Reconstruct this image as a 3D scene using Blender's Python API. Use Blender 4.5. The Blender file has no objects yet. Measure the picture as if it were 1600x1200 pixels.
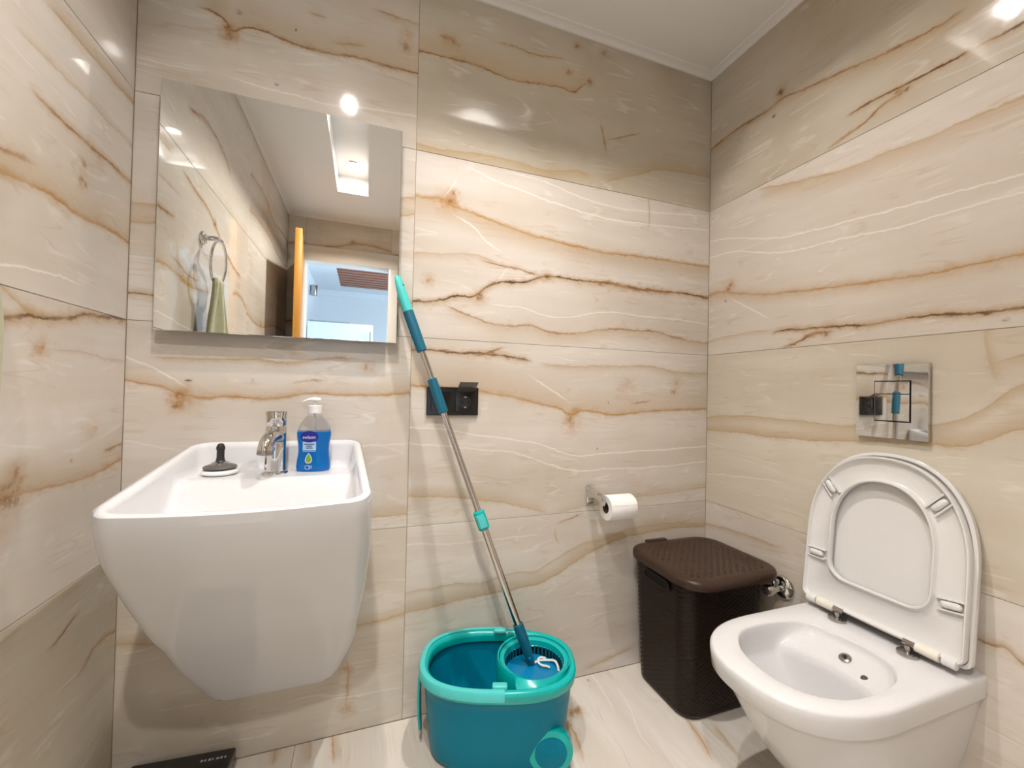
import bpy, bmesh, math, random
from mathutils import Vector, Matrix

random.seed(7)
SC = bpy.context.scene
COL = SC.collection

# ------------------------------------------------------------------ room size
YB, XR, XL = 1.3407, 1.3343, -0.5871      # back wall, right wall, left wall
XJ = XR - 1.2                             # vertical tile joint of the back wall
YR = -0.95                                # rear wall (with the door)
ZC = 2.362                                # ceiling
CAMZ = 1.0396

# ------------------------------------------------------------------ camera
yaw, pitch, roll = 0.34105, 0.01417, 0.02139
fw = Vector((math.sin(yaw) * math.cos(pitch), math.cos(yaw) * math.cos(pitch), math.sin(pitch)))
rt = Vector((math.cos(yaw), -math.sin(yaw), 0))
up = rt.cross(fw)
rt2 = rt * math.cos(roll) + up * math.sin(roll)
up2 = up * math.cos(roll) - rt * math.sin(roll)
cam = bpy.data.cameras.new('camera')
cam.sensor_width = 36.0
cam.lens = 645.02 / 1600 * 36
cam.clip_start = 0.01
camo = bpy.data.objects.new('camera', cam)
COL.objects.link(camo)
camo.matrix_world = Matrix(((rt2.x, up2.x, -fw.x, 0), (rt2.y, up2.y, -fw.y, 0), (rt2.z, up2.z, -fw.z, CAMZ), (0, 0, 0, 1)))
SC.camera = camo

# ------------------------------------------------------------------ world, view, big lights
W = bpy.data.worlds.new('world'); SC.world = W; W.use_nodes = True
W.node_tree.nodes['Background'].inputs[0].default_value = (0.75, 0.85, 1.0, 1)
W.node_tree.nodes['Background'].inputs[1].default_value = 0.4
SC.view_settings.view_transform = 'Standard'
SC.view_settings.look = 'None'
SC.view_settings.gamma = 1.0
SC.view_settings.use_curve_mapping = False
SC.view_settings.exposure = 0.07
SC.cycles.max_bounces = 7
SC.cycles.diffuse_bounces = 3
SC.cycles.glossy_bounces = 4
SC.cycles.caustics_reflective = False
SC.cycles.adaptive_threshold = 0.03
SC.cycles.transmission_bounces = 6
SC.cycles.sample_clamp_indirect = 6.0

LAMP_W = 11.8           # watts of each downlight
LAMP_COL = (1.0, 0.955, 0.91)
def area(name, loc, rot, sx, sy, watts, colr, disk=False):
    l = bpy.data.lights.new(name, 'AREA')
    l.shape = 'DISK' if disk else 'RECTANGLE'
    l.size = sx
    if not disk: l.size_y = sy
    l.energy = watts; l.color = colr
    o = bpy.data.objects.new(name, l); COL.objects.link(o)
    o.location = loc; o.rotation_euler = rot
    return o
# daylight entering the hall through its window (far outside the bathroom door)
area('hall_window_daylight', (1.59, -1.95, 1.5), (0, math.radians(90), 0), 1.5, 1.4, 75, (0.62, 0.81, 1.0))

# ------------------------------------------------------------------ helpers
def tag(o, label=None, cat=None, group=None, kind=None):
    if label: o['label'] = label
    if cat: o['category'] = cat
    if group: o['group'] = group
    if kind: o['kind'] = kind
    return o

def thing(name, loc, label, cat, group=None):
    o = bpy.data.objects.new(name, None)
    o.empty_display_size = 0.05
    COL.objects.link(o); o.location = loc
    return tag(o, label, cat, group)

def org(o):
    """world position of an (unrotated) object"""
    v = Vector((0, 0, 0))
    while o is not None:
        v += o.location; o = o.parent
    return v

def mk(name, vf, mat, parent=None, loc=None, angle=40, label=None):
    """one mesh object; vertices are given in world space"""
    verts, faces = vf
    base = org(parent) if parent is not None else Vector((0, 0, 0))
    off = Vector(loc) if loc is not None else base
    me = bpy.data.meshes.new(name)
    me.from_pydata([tuple(Vector(v) - off) for v in verts], [], faces)
    bm = bmesh.new(); bm.from_mesh(me)
    bmesh.ops.remove_doubles(bm, verts=bm.verts, dist=1e-6)
    bmesh.ops.recalc_face_normals(bm, faces=bm.faces)
    bm.to_mesh(me); bm.free()
    if angle:
        me.polygons.foreach_set('use_smooth', [True] * len(me.polygons))
        me.set_sharp_from_angle(angle=math.radians(angle))
    me.materials.append(mat)
    o = bpy.data.objects.new(name, me); COL.objects.link(o)
    if parent is not None: o.parent = parent
    o.location = off - base if parent is not None else off
    if label: o['label'] = label
    return o

class MB:
    def __init__(s): s.v = []; s.f = []
    def add(s, vf, m=None):
        n = len(s.v)
        s.v += [(m @ Vector(v) if m is not None else Vector(v)) for v in vf[0]]
        s.f += [tuple(i + n for i in f) for f in vf[1]]
        return s
    @property
    def vf(s): return (s.v, s.f)

def loft(loops, cap0=True, cap1=True, closed=True):
    n = len(loops[0]); v = [Vector(q) for l in loops for q in l]; f = []
    for i in range(len(loops) - 1):
        for j in range(n if closed else n - 1):
            k = (j + 1) % n
            f.append((i * n + j, i * n + k, (i + 1) * n + k, (i + 1) * n + j))
    def fan(row):
        c = Vector((0, 0, 0))
        for j in range(n): c += v[row * n + j]
        v.append(c / n); ci = len(v) - 1
        for j in range(n): f.append((row * n + j, row * n + (j + 1) % n, ci))
    if cap0: fan(0)
    if cap1: fan(len(loops) - 1)
    return v, f

def frame(axis):
    a = Vector(axis).normalized()
    t = Vector((0, 0, 1)) if abs(a.z) < 0.9 else Vector((1, 0, 0))
    x = t.cross(a).normalized(); y = a.cross(x)
    return x, y, a

def lathe(prof, origin, axis=(0, 0, 1), n=32, cap0=True, cap1=True):
    """prof: list of (radius, height along axis)"""
    x, y, a = frame(axis); o = Vector(origin)
    return loft([[o + a * h + (x * math.cos(2 * math.pi * k / n) + y * math.sin(2 * math.pi * k / n)) * max(r, 1e-5) for k in range(n)] for r, h in prof], cap0, cap1)

def tube(pts, rad, n=14, cap=True):
    pts = [Vector(q) for q in pts]
    if not isinstance(rad, (list, tuple)): rad = [rad] * len(pts)
    loops = []; px = None
    for i, q in enumerate(pts):
        d = (pts[min(i + 1, len(pts) - 1)] - pts[max(i - 1, 0)]).normalized()
        if px is None: x, y, _ = frame(d)
        else:
            x = (px - d * px.dot(d)).normalized(); y = d.cross(x)
        px = x
        loops.append([q + (x * math.cos(2 * math.pi * k / n) + y * math.sin(2 * math.pi * k / n)) * rad[i] for k in range(n)])
    return loft(loops, cap, cap)

def bez(p0, p1, p2, p3, n=12):
    p0, p1, p2, p3 = map(Vector, (p0, p1, p2, p3)); r = []
    for i in range(n + 1):
        t = i / n; s = 1 - t
        r.append(p0 * s ** 3 + p1 * 3 * s * s * t + p2 * 3 * s * t * t + p3 * t ** 3)
    return r

def box(x0, x1, y0, y1, z0, z1, bev=0.0, seg=2):
    bm = bmesh.new()
    bmesh.ops.create_cube(bm, size=1.0)
    bmesh.ops.scale(bm, vec=(x1 - x0, y1 - y0, z1 - z0), verts=bm.verts)
    bmesh.ops.translate(bm, vec=((x0 + x1) / 2, (y0 + y1) / 2, (z0 + z1) / 2), verts=bm.verts)
    if bev > 0:
        bmesh.ops.bevel(bm, geom=list(bm.edges), offset=bev, segments=seg, profile=0.5, affect='EDGES')
    bm.verts.index_update()
    v = [q.co.copy() for q in bm.verts]; f = [tuple(l.vert.index for l in fc.loops) for fc in bm.faces]
    bm.free()
    return v, f

def superloop(cx, cy, a, b, e, n, z, rot=0.0):
    r = []
    for k in range(n):
        t = 2 * math.pi * k / n
        c, s = math.cos(t), math.sin(t)
        x = a * math.copysign(abs(c) ** (2 / e), c); y = b * math.copysign(abs(s) ** (2 / e), s)
        r.append(Vector((cx + x * math.cos(rot) - y * math.sin(rot), cy + x * math.sin(rot) + y * math.cos(rot), z)))
    return r

def smooth(t):
    t = max(0.0, min(1.0, t)); return t * t * (3 - 2 * t)
def lerp(a, b, t): return a + (b - a) * t
def table(tab, x):
    if x <= tab[0][0]: return tab[0][1]
    for (x0, y0), (x1, y1) in zip(tab, tab[1:]):
        if x <= x1: return lerp(y0, y1, (x - x0) / (x1 - x0))
    return tab[-1][1]

# ------------------------------------------------------------------ materials
def srgb(r, g, b):
    f = lambda c: (c / 255 / 12.92) if c / 255 <= 0.04045 else ((c / 255 + 0.055) / 1.055) ** 2.4
    return (f(r), f(g), f(b), 1)

class NT:
    """small node-tree writer"""
    def __init__(s, name):
        s.m = bpy.data.materials.new(name); s.m.use_nodes = True
        s.t = s.m.node_tree; s.n = s.t.nodes; s.l = s.t.links
        s.b = s.n['Principled BSDF']
    def put(s, sock, val):
        if isinstance(val, bpy.types.NodeSocket): s.l.new(val, sock)
        else: sock.default_value = val
    def math(s, op, a, b=0.0, c=0.0, clamp=False):
        q = s.n.new('ShaderNodeMath'); q.operation = op; q.use_clamp = clamp
        for i, x in enumerate((a, b, c)):
            s.put(q.inputs[i], x)
        return q.outputs[0]
    def mapr(s, x, a, b, c=0.0, d=1.0, smooth=True):
        q = s.n.new('ShaderNodeMapRange'); q.clamp = True
        q.interpolation_type = 'SMOOTHSTEP' if smooth else 'LINEAR'
        s.put(q.inputs['Value'], x)
        q.inputs['From Min'].default_value = a; q.inputs['From Max'].default_value = b
        q.inputs['To Min'].default_value = c; q.inputs['To Max'].default_value = d
        return q.outputs['Result']
    def mix(s, fac, a, b, blend='MIX'):
        q = s.n.new('ShaderNodeMix'); q.data_type = 'RGBA'; q.blend_type = blend
        s.put(q.inputs[0], fac); s.put(q.inputs[6], a); s.put(q.inputs[7], b)
        return q.outputs[2]
    def noise(s, vec, scale, detail=3.0, rough=0.55):
        q = s.n.new('ShaderNodeTexNoise')
        s.l.new(vec, q.inputs['Vector'])
        q.inputs['Scale'].default_value = scale; q.inputs['Detail'].default_value = detail
        q.inputs['Roughness'].default_value = rough
        return q.outputs['Fac']
    def comb(s, x, y, z):
        q = s.n.new('ShaderNodeCombineXYZ')
        for i, k in enumerate((x, y, z)): s.put(q.inputs[i], k)
        return q.outputs[0]
    def obj(s):
        q = s.n.new('ShaderNodeTexCoord'); return q.outputs['Object']
    def sep(s, v):
        q = s.n.new('ShaderNodeSeparateXYZ'); s.l.new(v, q.inputs[0]); return q.outputs
    def curve(s, x, pts):
        q = s.n.new('ShaderNodeFloatCurve'); s.put(q.inputs['Value'], x)
        mp = q.mapping; mp.use_clip = False; mp.extend = 'HORIZONTAL'
        c = mp.curves[0]
        c.points[0].location = pts[0]; c.points[1].location = pts[-1]
        for a in pts[1:-1]: c.points.new(*a)
        mp.update()
        return q.outputs[0]
    def base(s, col): s.put(s.b.inputs['Base Color'], col)
    def set(s, **k):
        for key, v in k.items():
            s.put(s.b.inputs[key.replace('_', ' ')], v)
        return s

def plain(name, col, rough=0.4, metal=0.0, var=0.06, scale=18.0, bump=0.0, bscale=200.0, **k):
    t = NT(name)
    v = t.obj()
    n = t.noise(v, scale, 4)
    dark = tuple(c * (1 - var) for c in col[:3]) + (1,); light = tuple(min(1, c * (1 + var)) for c in col[:3]) + (1,)
    t.base(t.mix(n, dark, light))
    t.set(Roughness=rough, Metallic=metal)
    for key, val in k.items(): t.b.inputs[key.replace('_', ' ')].default_value = val
    if bump:
        bn = t.n.new('ShaderNodeBump'); bn.inputs['Strength'].default_value = bump; bn.inputs['Distance'].default_value = 0.001
        t.l.new(t.noise(v, bscale, 3), bn.inputs['Height']); t.l.new(bn.outputs[0], t.b.inputs['Normal'])
    return t.m

M = {}
M['ceramic'] = plain('white_ceramic', (0.73, 0.72, 0.725, 1), 0.06, var=0.01)
M['seat'] = plain('white_seat_plastic', (0.74, 0.725, 0.71, 1), 0.16, var=0.01)
M['cream_sleeve'] = plain('cream_hinge_sleeve', (0.80, 0.76, 0.66, 1), 0.3, var=0.02)
M['chrome'] = plain('chrome', (0.74, 0.735, 0.73, 1), 0.025, 1.0, var=0.02)
M['steel'] = plain('brushed_pole_steel', (0.62, 0.58, 0.54, 1), 0.16, 1.0, var=0.04)
M['nickel'] = plain('satin_nickel', (0.45, 0.42, 0.41, 1), 0.22, 1.0, var=0.04)
M['mirror'] = plain('silvered_glass', (0.93, 0.95, 0.94, 1), 0.0, 1.0, var=0.0)
M['mirror_back'] = plain('mirror_backing', (0.35, 0.34, 0.33, 1), 0.5)
M['paint'] = plain('ceiling_paint', (0.88, 0.86, 0.84, 1), 0.6, var=0.015, scale=3)
M['cornice'] = plain('cornice_plaster', (0.82, 0.80, 0.78, 1), 0.5, var=0.015)
M['frame'] = plain('door_frame_lacquer', (0.78, 0.74, 0.68, 1), 0.3, var=0.02)
M['black'] = plain('black_gloss_plastic', (0.008, 0.008, 0.008, 1), 0.18, var=0.1)
M['black_soft'] = plain('black_rubber', (0.018, 0.018, 0.018, 1), 0.45, var=0.1)
M['smoke'] = plain('smoked_lid', (0.10, 0.09, 0.085, 1), 0.12, var=0.05, Alpha=0.75)
M['silver_print'] = plain('silver_print', (0.5, 0.5, 0.5, 1), 0.3, 0.6)
M['teal'] = plain('teal_body_plastic', (0.0, 0.20, 0.31, 1), 0.34, var=0.04, Specular_IOR_Level=0.12)
M['teal_in'] = M['teal']
M['teal_dark'] = plain('dark_teal_grip', (0.0, 0.115, 0.19, 1), 0.45, var=0.05)
M['aqua'] = plain('aqua_plastic', (0.0, 0.44, 0.42, 1), 0.25, var=0.04)
M['aqua_light'] = plain('light_aqua_plastic', (0.08, 0.58, 0.56, 1), 0.3, var=0.04)
M['mop_blue'] = plain('mop_plate_blue', (0.0, 0.20, 0.42, 1), 0.3, var=0.04)
M['yarn'] = plain('white_mop_yarn', (0.82, 0.80, 0.76, 1), 0.9, var=0.12, scale=300, bump=0.8, bscale=900)
M['paper'] = plain('tissue_paper', (0.88, 0.86, 0.84, 1), 0.9, var=0.02, bump=0.3, bscale=500)
M['card'] = plain('cardboard', (0.16, 0.09, 0.035, 1), 0.85, var=0.15)
M['rattan'] = plain('brown_rattan_plastic', (0.016, 0.008, 0.005, 1), 0.34, var=0.15, scale=60, Specular_IOR_Level=0.22)
M['rattan_lid'] = plain('brown_lid_plastic', (0.042, 0.022, 0.014, 1), 0.34, var=0.12, scale=60, Specular_IOR_Level=0.3)
M['hole_grey'] = plain('shaded_hole', (0.05, 0.045, 0.04, 1), 0.6)
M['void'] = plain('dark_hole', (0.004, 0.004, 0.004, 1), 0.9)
M['towel'] = plain('sage_towel', (0.45, 0.44, 0.27, 1), 0.95, var=0.18, scale=40, bump=0.9, bscale=600, Sheen_Weight=0.3)
M['towel_hem'] = plain('pale_towel_hem', (0.66, 0.66, 0.48, 1), 0.95, var=0.12, scale=60, bump=0.9, bscale=600)
M['rubber_grey'] = plain('grey_rubber', (0.10, 0.095, 0.085, 1), 0.5, var=0.1)
M['white_plastic'] = plain('white_plastic', (0.82, 0.81, 0.80, 1), 0.25, var=0.01)
M['grout'] = plain('grout', (0.36, 0.28, 0.20, 1), 0.9, var=0.1)
M['hall_white'] = plain('hall_paint', (0.82, 0.84, 0.86, 1), 0.6, var=0.01)
M['cabinet'] = plain('white_enamel', (0.85, 0.87, 0.89, 1), 0.3, var=0.01)
M['grey_trim'] = plain('grey_trim', (0.30, 0.33, 0.36, 1), 0.4)

def glass_mat(name, col, rough=0.0, ior=1.45):
    t = NT(name)
    n = t.noise(t.obj(), 12, 2)
    t.base(t.mix(n, col, tuple(min(1, c * 1.03) for c in col[:3]) + (1,)))
    t.set(Roughness=rough)
    t.b.inputs['Transmission Weight'].default_value = 1.0
    t.b.inputs['IOR'].default_value = ior
    return t.m
M['bottle'] = glass_mat('clear_bottle_plastic', (0.97, 0.98, 1.0, 1), 0.02, 1.2)
M['liquid'] = plain('blue_soap', (0.0, 0.29, 0.95, 1), 0.12, var=0.05, Transmission_Weight=0.25, IOR=1.33)
M['label_blue'] = plain('label_navy', (0.01, 0.012, 0.25, 1), 0.4)
M['label_pale'] = plain('label_pale_blue', (0.42, 0.66, 0.92, 1), 0.4)
M['label_white'] = plain('label_white_ink', (0.75, 0.82, 0.95, 1), 0.4)
M['label_green'] = plain('label_green_drop', (0.20, 0.36, 0.03, 1), 0.4)
M['label_ink'] = plain('label_dark_ink', (0.03, 0.06, 0.2, 1), 0.4)

def wood_mat(name, c0, c1, sx, sy, sz, rough=0.35):
    t = NT(name)
    s = t.sep(t.obj())
    v = t.comb(t.math('MULTIPLY', s[0], sx), t.math('MULTIPLY', s[1], sy), t.math('MULTIPLY', s[2], sz))
    t.base(t.mix(t.noise(v, 1.0, 5), c0, c1)); t.set(Roughness=rough)
    return t.m
M['oak'] = wood_mat('oak_door', (0.48, 0.20, 0.025, 1), (0.66, 0.33, 0.06, 1), 60, 60, 3)
M['slat'] = wood_mat('reddish_slat_wood', (0.26, 0.075, 0.025, 1), (0.40, 0.13, 0.05, 1), 3, 60, 60)

def lamp_mat(name, col, strength):
    t = NT(name)
    n = t.noise(t.obj(), 30, 2)
    t.base((0.9, 0.9, 0.9, 1))
    t.b.inputs['Emission Color'].default_value = col
    t.l.new(t.mapr(n, 0.2, 0.8, strength * 0.9, strength), t.b.inputs['Emission Strength'])
    return t.m
M['lens'] = lamp_mat('lit_lamp_lens', LAMP_COL + (1,), 300.0)

# ------------------------------------------------------------------ vein courses of each tile (metres, measured along the tile)
VEINS = {
 'F0': [
  ('v',0.004,0.6,'o',0.02,0.02,0.4,[(-0.003,0.548),(0.059,0.552)]),
 ],
 'F1': [
  ('v',0.004,0.6,'o',0.03,0.0,0.45,[(0.008,0.1),(0.11,0.107)]),
  ('v',0.003,0.4,'t',0.0,0.04,0.45,[(-0.0,0.041),(0.089,0.045)]),
 ],
 'F2': [
  ('v',0.004,0.6,'w',0.0,0.0,0.0,[(0.013,0.373),(0.137,0.365),(0.197,0.348)]),
  ('v',0.004,0.6,'w',0.0,0.0,0.0,[(0.062,0.428),(0.159,0.416),(0.255,0.388),(0.311,0.372)]),
  ('s',0.014,0.9,'b',(0.141,0.242)),
  ('s',0.01,0.8,'b',(0.144,0.217)),
  ('v',0.004,0.7,'o',0.0,0.03,0.45,[(0.128,0.195),(0.169,0.193),(0.241,0.186),(0.323,0.167)]),
  ('v',0.004,0.6,'o',0.03,0.02,0.4,[(0.243,0.567),(0.276,0.558),(0.357,0.541),(0.437,0.516)]),
  ('s',0.006,0.8,'b',(0.025,0.347)),
 ],
 'F3': [
  ('v',0.005,0.5,'t',0.0,0.04,0.45,[(0.295,0.039),(0.365,0.018),(0.453,0.007)]),
 ],
 'BR0': [
  ('v',0.003,0.4,'t',0.0,0.02,0.3,[(-0.006,0.393),(0.084,0.397),(0.161,0.401),(0.241,0.39),(0.308,0.402),(0.366,0.41),(0.437,0.405),(0.513,0.436),(0.592,0.469),(0.671,0.486),(0.722,0.493),(0.841,0.518),(1.193,0.506)]),
  ('v',0.004,0.7,'t',0.065,0.0,0.55,[(-0.005,0.331),(0.067,0.336),(0.162,0.344),(0.242,0.349),(0.337,0.351),(0.395,0.355),(0.453,0.359),(0.514,0.377),(0.593,0.416),(0.671,0.451),(0.756,0.477),(0.933,0.499),(1.194,0.496)]),
  ('v',0.003,0.8,'b',0.0,0.01,0.3,[(0.51,0.562),(0.563,0.575),(0.636,0.597)]),
  ('T',0.003,0.5,'t',0.01,0.0,0.3,[(0.542,0.481),(0.522,0.508),(0.516,0.554)]),
  ('v',0.003,0.6,'t',0.03,0.0,0.4,[(0.625,0.02),(0.721,0.036),(0.79,0.051),(0.888,0.071)]),
  ('v',0.003,0.4,'w',0.0,0.0,0.0,[(-0.004,0.547),(0.132,0.533),(0.307,0.532),(0.474,0.531)]),
 ],
 'BL0': [
  ('v',0.004,0.5,'t',0.04,0.02,0.45,[(-0.013,0.368),(0.08,0.351),(0.208,0.322),(0.363,0.312),(0.514,0.312),(0.615,0.316),(0.717,0.331)]),
  ('s',0.01,0.7,'o',(0.558,0.19)),
  ('s',0.012,0.7,'o',(0.557,0.078)),
  ('T',0.004,0.5,'o',0.01,0.0,0.3,[(0.555,0.067),(0.56,0.161),(0.551,0.239)]),
  ('v',0.003,0.4,'w',0.0,0.0,0.0,[(0.484,0.106),(0.59,0.107),(0.713,0.099)]),
 ],
 'RR0': [
  ('v',0.005,0.9,'b',0.02,0.0,0.5,[(0.774,0.488),(0.796,0.49),(0.827,0.493),(0.851,0.497),(0.87,0.482),(1.205,0.494)]),
  ('v',0.004,0.5,'t',0.0,0.03,0.4,[(0.003,0.504),(0.093,0.517),(0.205,0.523),(0.351,0.526)]),
 ],
 'LL0': [
  ('v',0.004,0.9,'b',0.01,0.0,0.3,[(0.137,0.531),(0.179,0.517),(0.223,0.501),(0.26,0.499)]),
  ('v',0.005,0.8,'o',0.02,0.0,0.4,[(0.011,0.405),(0.09,0.409),(0.122,0.389),(0.165,0.379)]),
 ],
 'BR1': [
  ('v',0.004,0.9,'o',0.11,0.01,0.42,[(-0.016,0.451),(0.044,0.446),(0.235,0.433),(0.326,0.42),(0.422,0.399),(0.521,0.379),(0.573,0.356),(0.61,0.366),(0.735,0.356),(0.879,0.364),(1.031,0.374),(1.205,0.375)]),
  ('s',0.013,1.0,'b',(0.566,0.342)),
  ('s',0.009,0.9,'b',(0.589,0.37)),
  ('s',0.02,0.5,'o',(0.574,0.321)),
  ('v',0.005,0.9,'d',0.02,0.02,0.4,[(-0.009,0.558),(0.035,0.561),(0.16,0.555),(0.232,0.56),(0.323,0.554),(0.428,0.541)]),
  ('v',0.004,0.8,'b',0.0,0.01,0.3,[(0.193,0.541),(0.248,0.563),(0.332,0.59)]),
  ('v',0.0035,0.5,'t',0.0,0.03,0.4,[(0.428,0.541),(0.554,0.53),(0.731,0.537),(0.926,0.542),(1.028,0.528),(1.202,0.526)]),
  ('v',0.003,0.7,'w',0.0,0.0,0.0,[(0.001,0.313),(0.13,0.302),(0.238,0.285),(0.362,0.268),(0.474,0.24),(0.595,0.205),(0.738,0.21),(0.933,0.216),(1.208,0.222)]),
  ('v',0.003,0.6,'w',0.0,0.0,0.0,[(0.002,0.263),(0.226,0.238),(0.347,0.224),(0.461,0.187),(0.578,0.152),(0.739,0.15),(0.934,0.149),(1.209,0.161)]),
  ('v',0.004,0.6,'t',0.05,0.0,0.45,[(-0.008,0.098),(0.101,0.089),(0.208,0.077),(0.305,0.056),(0.399,0.031),(0.497,0.001)]),
  ('v',0.003,0.3,'t',0.04,0.0,0.35,[(0.497,0.004),(0.652,0.019),(0.876,0.037),(1.204,0.053)]),
  ('s',0.016,0.55,'o',(1.042,0.482)),
  ('s',0.01,0.7,'b',(1.03,0.444)),
  ('s',0.022,0.4,'o',(0.809,0.464)),
  ('s',0.006,0.8,'b',(0.683,0.226)),
  ('s',0.006,0.9,'b',(0.726,0.402)),
  ('v',0.003,0.8,'b',0.0,0.0,0.0,[(0.819,0.393),(0.869,0.401),(0.929,0.407)]),
  ('v',0.004,0.6,'w',0.0,0.0,0.0,[(0.388,0.505),(0.469,0.456),(0.583,0.389)]),
 ],
 'BL1': [
  ('v',0.004,0.9,'o',0.06,0.01,0.45,[(-0.002,0.446),(0.041,0.436),(0.082,0.427),(0.112,0.41),(0.146,0.406),(0.155,0.402),(0.235,0.407),(0.272,0.401),(0.329,0.399),(0.377,0.406),(0.427,0.416),(0.505,0.417),(0.586,0.415),(0.671,0.418),(0.72,0.423)]),
  ('s',0.012,1.0,'b',(0.121,0.405)),
  ('s',0.012,1.0,'b',(0.117,0.38)),
  ('s',0.02,0.5,'o',(0.127,0.392)),
  ('v',0.004,0.7,'w',0.0,0.0,0.0,[(0.003,0.505),(0.06,0.477),(0.12,0.438),(0.15,0.413)]),
  ('v',0.004,0.5,'o',0.0,0.02,0.4,[(0.039,0.508),(0.144,0.506),(0.294,0.509),(0.358,0.505),(0.493,0.522),(0.583,0.522)]),
  ('v',0.003,0.9,'d',0.0,0.0,0.0,[(0.125,0.447),(0.137,0.445),(0.15,0.447)]),
  ('s',0.006,0.9,'d',(0.285,0.449)),
  ('v',0.003,0.8,'b',0.0,0.0,0.3,[(0.371,0.441),(0.426,0.453),(0.488,0.455)]),
  ('s',0.012,0.8,'o',(0.59,0.491)),
  ('v',0.003,0.4,'w',0.0,0.0,0.0,[(-0.002,0.288),(0.094,0.266),(0.224,0.248),(0.465,0.256),(0.717,0.265)]),
  ('v',0.004,0.5,'t',0.06,0.0,0.5,[(-0.01,0.121),(0.155,0.092),(0.386,0.051),(0.614,0.04),(0.723,0.041)]),
 ],
 'RR1': [
  ('v',0.003,0.4,'t',0.0,0.035,0.5,[(-0.005,0.343),(0.176,0.36),(0.334,0.36),(0.462,0.354),(0.557,0.356),(0.722,0.371),(0.778,0.393),(0.811,0.419),(0.873,0.472),(1.205,0.484)]),
  ('v',0.004,0.6,'t',0.05,0.0,0.55,[(-0.004,0.29),(0.135,0.296),(0.261,0.296),(0.402,0.301),(0.557,0.314),(0.724,0.327),(0.779,0.331),(0.828,0.354),(0.873,0.379),(1.205,0.391)]),
  ('v',0.003,0.5,'t',0.0,0.03,0.4,[(0.809,0.519),(0.841,0.529),(0.873,0.539),(1.205,0.551)]),
  ('T',0.006,0.3,'t',0.02,0.0,0.3,[(0.835,0.469),(0.822,0.527),(0.812,0.586)]),
  ('v',0.004,0.5,'t',0.02,0.03,0.45,[(0.002,-0.012),(0.113,-0.007),(0.246,-0.013),(0.393,-0.022)]),
  ('v',0.003,0.4,'w',0.0,0.0,0.0,[(-0.011,0.111),(0.174,0.133),(0.348,0.148)]),
 ],
 'LL1': [
  ('v',0.006,1.0,'d',0.02,0.03,0.5,[(-0.001,0.599),(0.086,0.594),(0.151,0.587),(0.234,0.567),(0.292,0.558),(0.335,0.556),(0.364,0.547),(0.39,0.543),(0.415,0.539),(0.555,0.539)]),
  ('v',0.005,0.6,'t',0.02,0.0,0.4,[(0.265,0.569),(0.331,0.564),(0.365,0.58),(0.393,0.593),(0.533,0.593)]),
  ('s',0.013,0.9,'o',(0.293,0.497)),
  ('v',0.003,0.4,'g',0.0,0.01,0.2,[(0.001,0.491),(0.08,0.491),(0.162,0.5),(0.289,0.497)]),
  ('s',0.02,0.4,'o',(0.13,0.334)),
  ('v',0.005,0.8,'o',0.09,0.0,0.5,[(-0.002,0.24),(0.114,0.225),(0.196,0.223),(0.275,0.228),(0.329,0.229),(0.376,0.229),(0.401,0.229),(0.541,0.229)]),
  ('v',0.004,0.7,'b',0.0,0.01,0.3,[(-0.0,0.276),(0.053,0.272),(0.092,0.266)]),
  ('s',0.01,0.8,'b',(0.343,0.268)),
  ('s',0.007,0.8,'b',(0.194,0.271)),
  ('s',0.03,0.8,'b',(0.369,0.228)),
 ],
 'BR2': [
  ('v',0.004,0.9,'o',0.015,0.085,0.5,[(0.003,0.454),(0.043,0.451),(0.08,0.456),(0.125,0.44),(0.197,0.426),(0.292,0.407),(0.377,0.388),(0.526,0.373),(0.686,0.362),(0.857,0.367),(1.042,0.368),(1.2,0.368)]),
  ('s',0.014,1.0,'b',(0.118,0.456)),
  ('s',0.009,1.0,'b',(0.122,0.484)),
  ('s',0.022,0.6,'o',(0.101,0.449)),
  ('v',0.005,1.0,'d',0.015,0.03,0.45,[(-0.005,0.115),(0.088,0.126),(0.145,0.144),(0.199,0.149),(0.236,0.179),(0.276,0.2),(0.381,0.218),(0.453,0.244),(0.529,0.248),(0.623,0.245),(0.73,0.249),(0.842,0.241),(0.941,0.243),(1.045,0.244),(1.203,0.238)]),
  ('v',0.007,0.7,'b',0.01,0.015,0.3,[(0.623,0.245),(0.73,0.246),(0.842,0.238),(0.941,0.241),(1.029,0.239)]),
  ('s',0.014,1.0,'d',(0.219,0.149)),
  ('s',0.012,0.8,'d',(0.468,0.246)),
  ('v',0.004,0.8,'b',0.02,0.0,0.3,[(0.207,0.277),(0.295,0.264),(0.351,0.262),(0.409,0.251),(0.461,0.25)]),
  ('v',0.004,0.7,'b',0.0,0.05,0.4,[(0.088,0.118),(0.139,0.099),(0.192,0.084),(0.259,0.064),(0.328,0.06),(0.413,0.066),(0.473,0.05),(0.58,0.05),(0.66,0.065),(0.742,0.078),(0.846,0.078),(0.935,0.081),(1.048,0.06),(1.206,0.049)]),
  ('v',0.0035,0.6,'w',0.0,0.01,0.2,[(0.237,0.127),(0.312,0.125),(0.383,0.124),(0.456,0.106),(0.548,0.106),(0.61,0.118),(0.691,0.137),(0.862,0.136),(1.047,0.135),(1.205,0.129)]),
  ('v',0.003,0.7,'w',0.0,0.0,0.0,[(0.134,0.591),(0.275,0.551),(0.403,0.528),(0.539,0.508),(0.683,0.492),(0.855,0.497),(1.039,0.507),(1.198,0.521)]),
  ('v',0.003,0.6,'w',0.0,0.0,0.0,[(0.281,0.592),(0.461,0.58),(0.585,0.554),(0.733,0.541),(0.926,0.551),(1.196,0.582)]),
  ('v',0.004,0.7,'w',0.0,0.0,0.0,[(0.113,0.419),(0.191,0.38),(0.253,0.331),(0.315,0.311)]),
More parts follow.
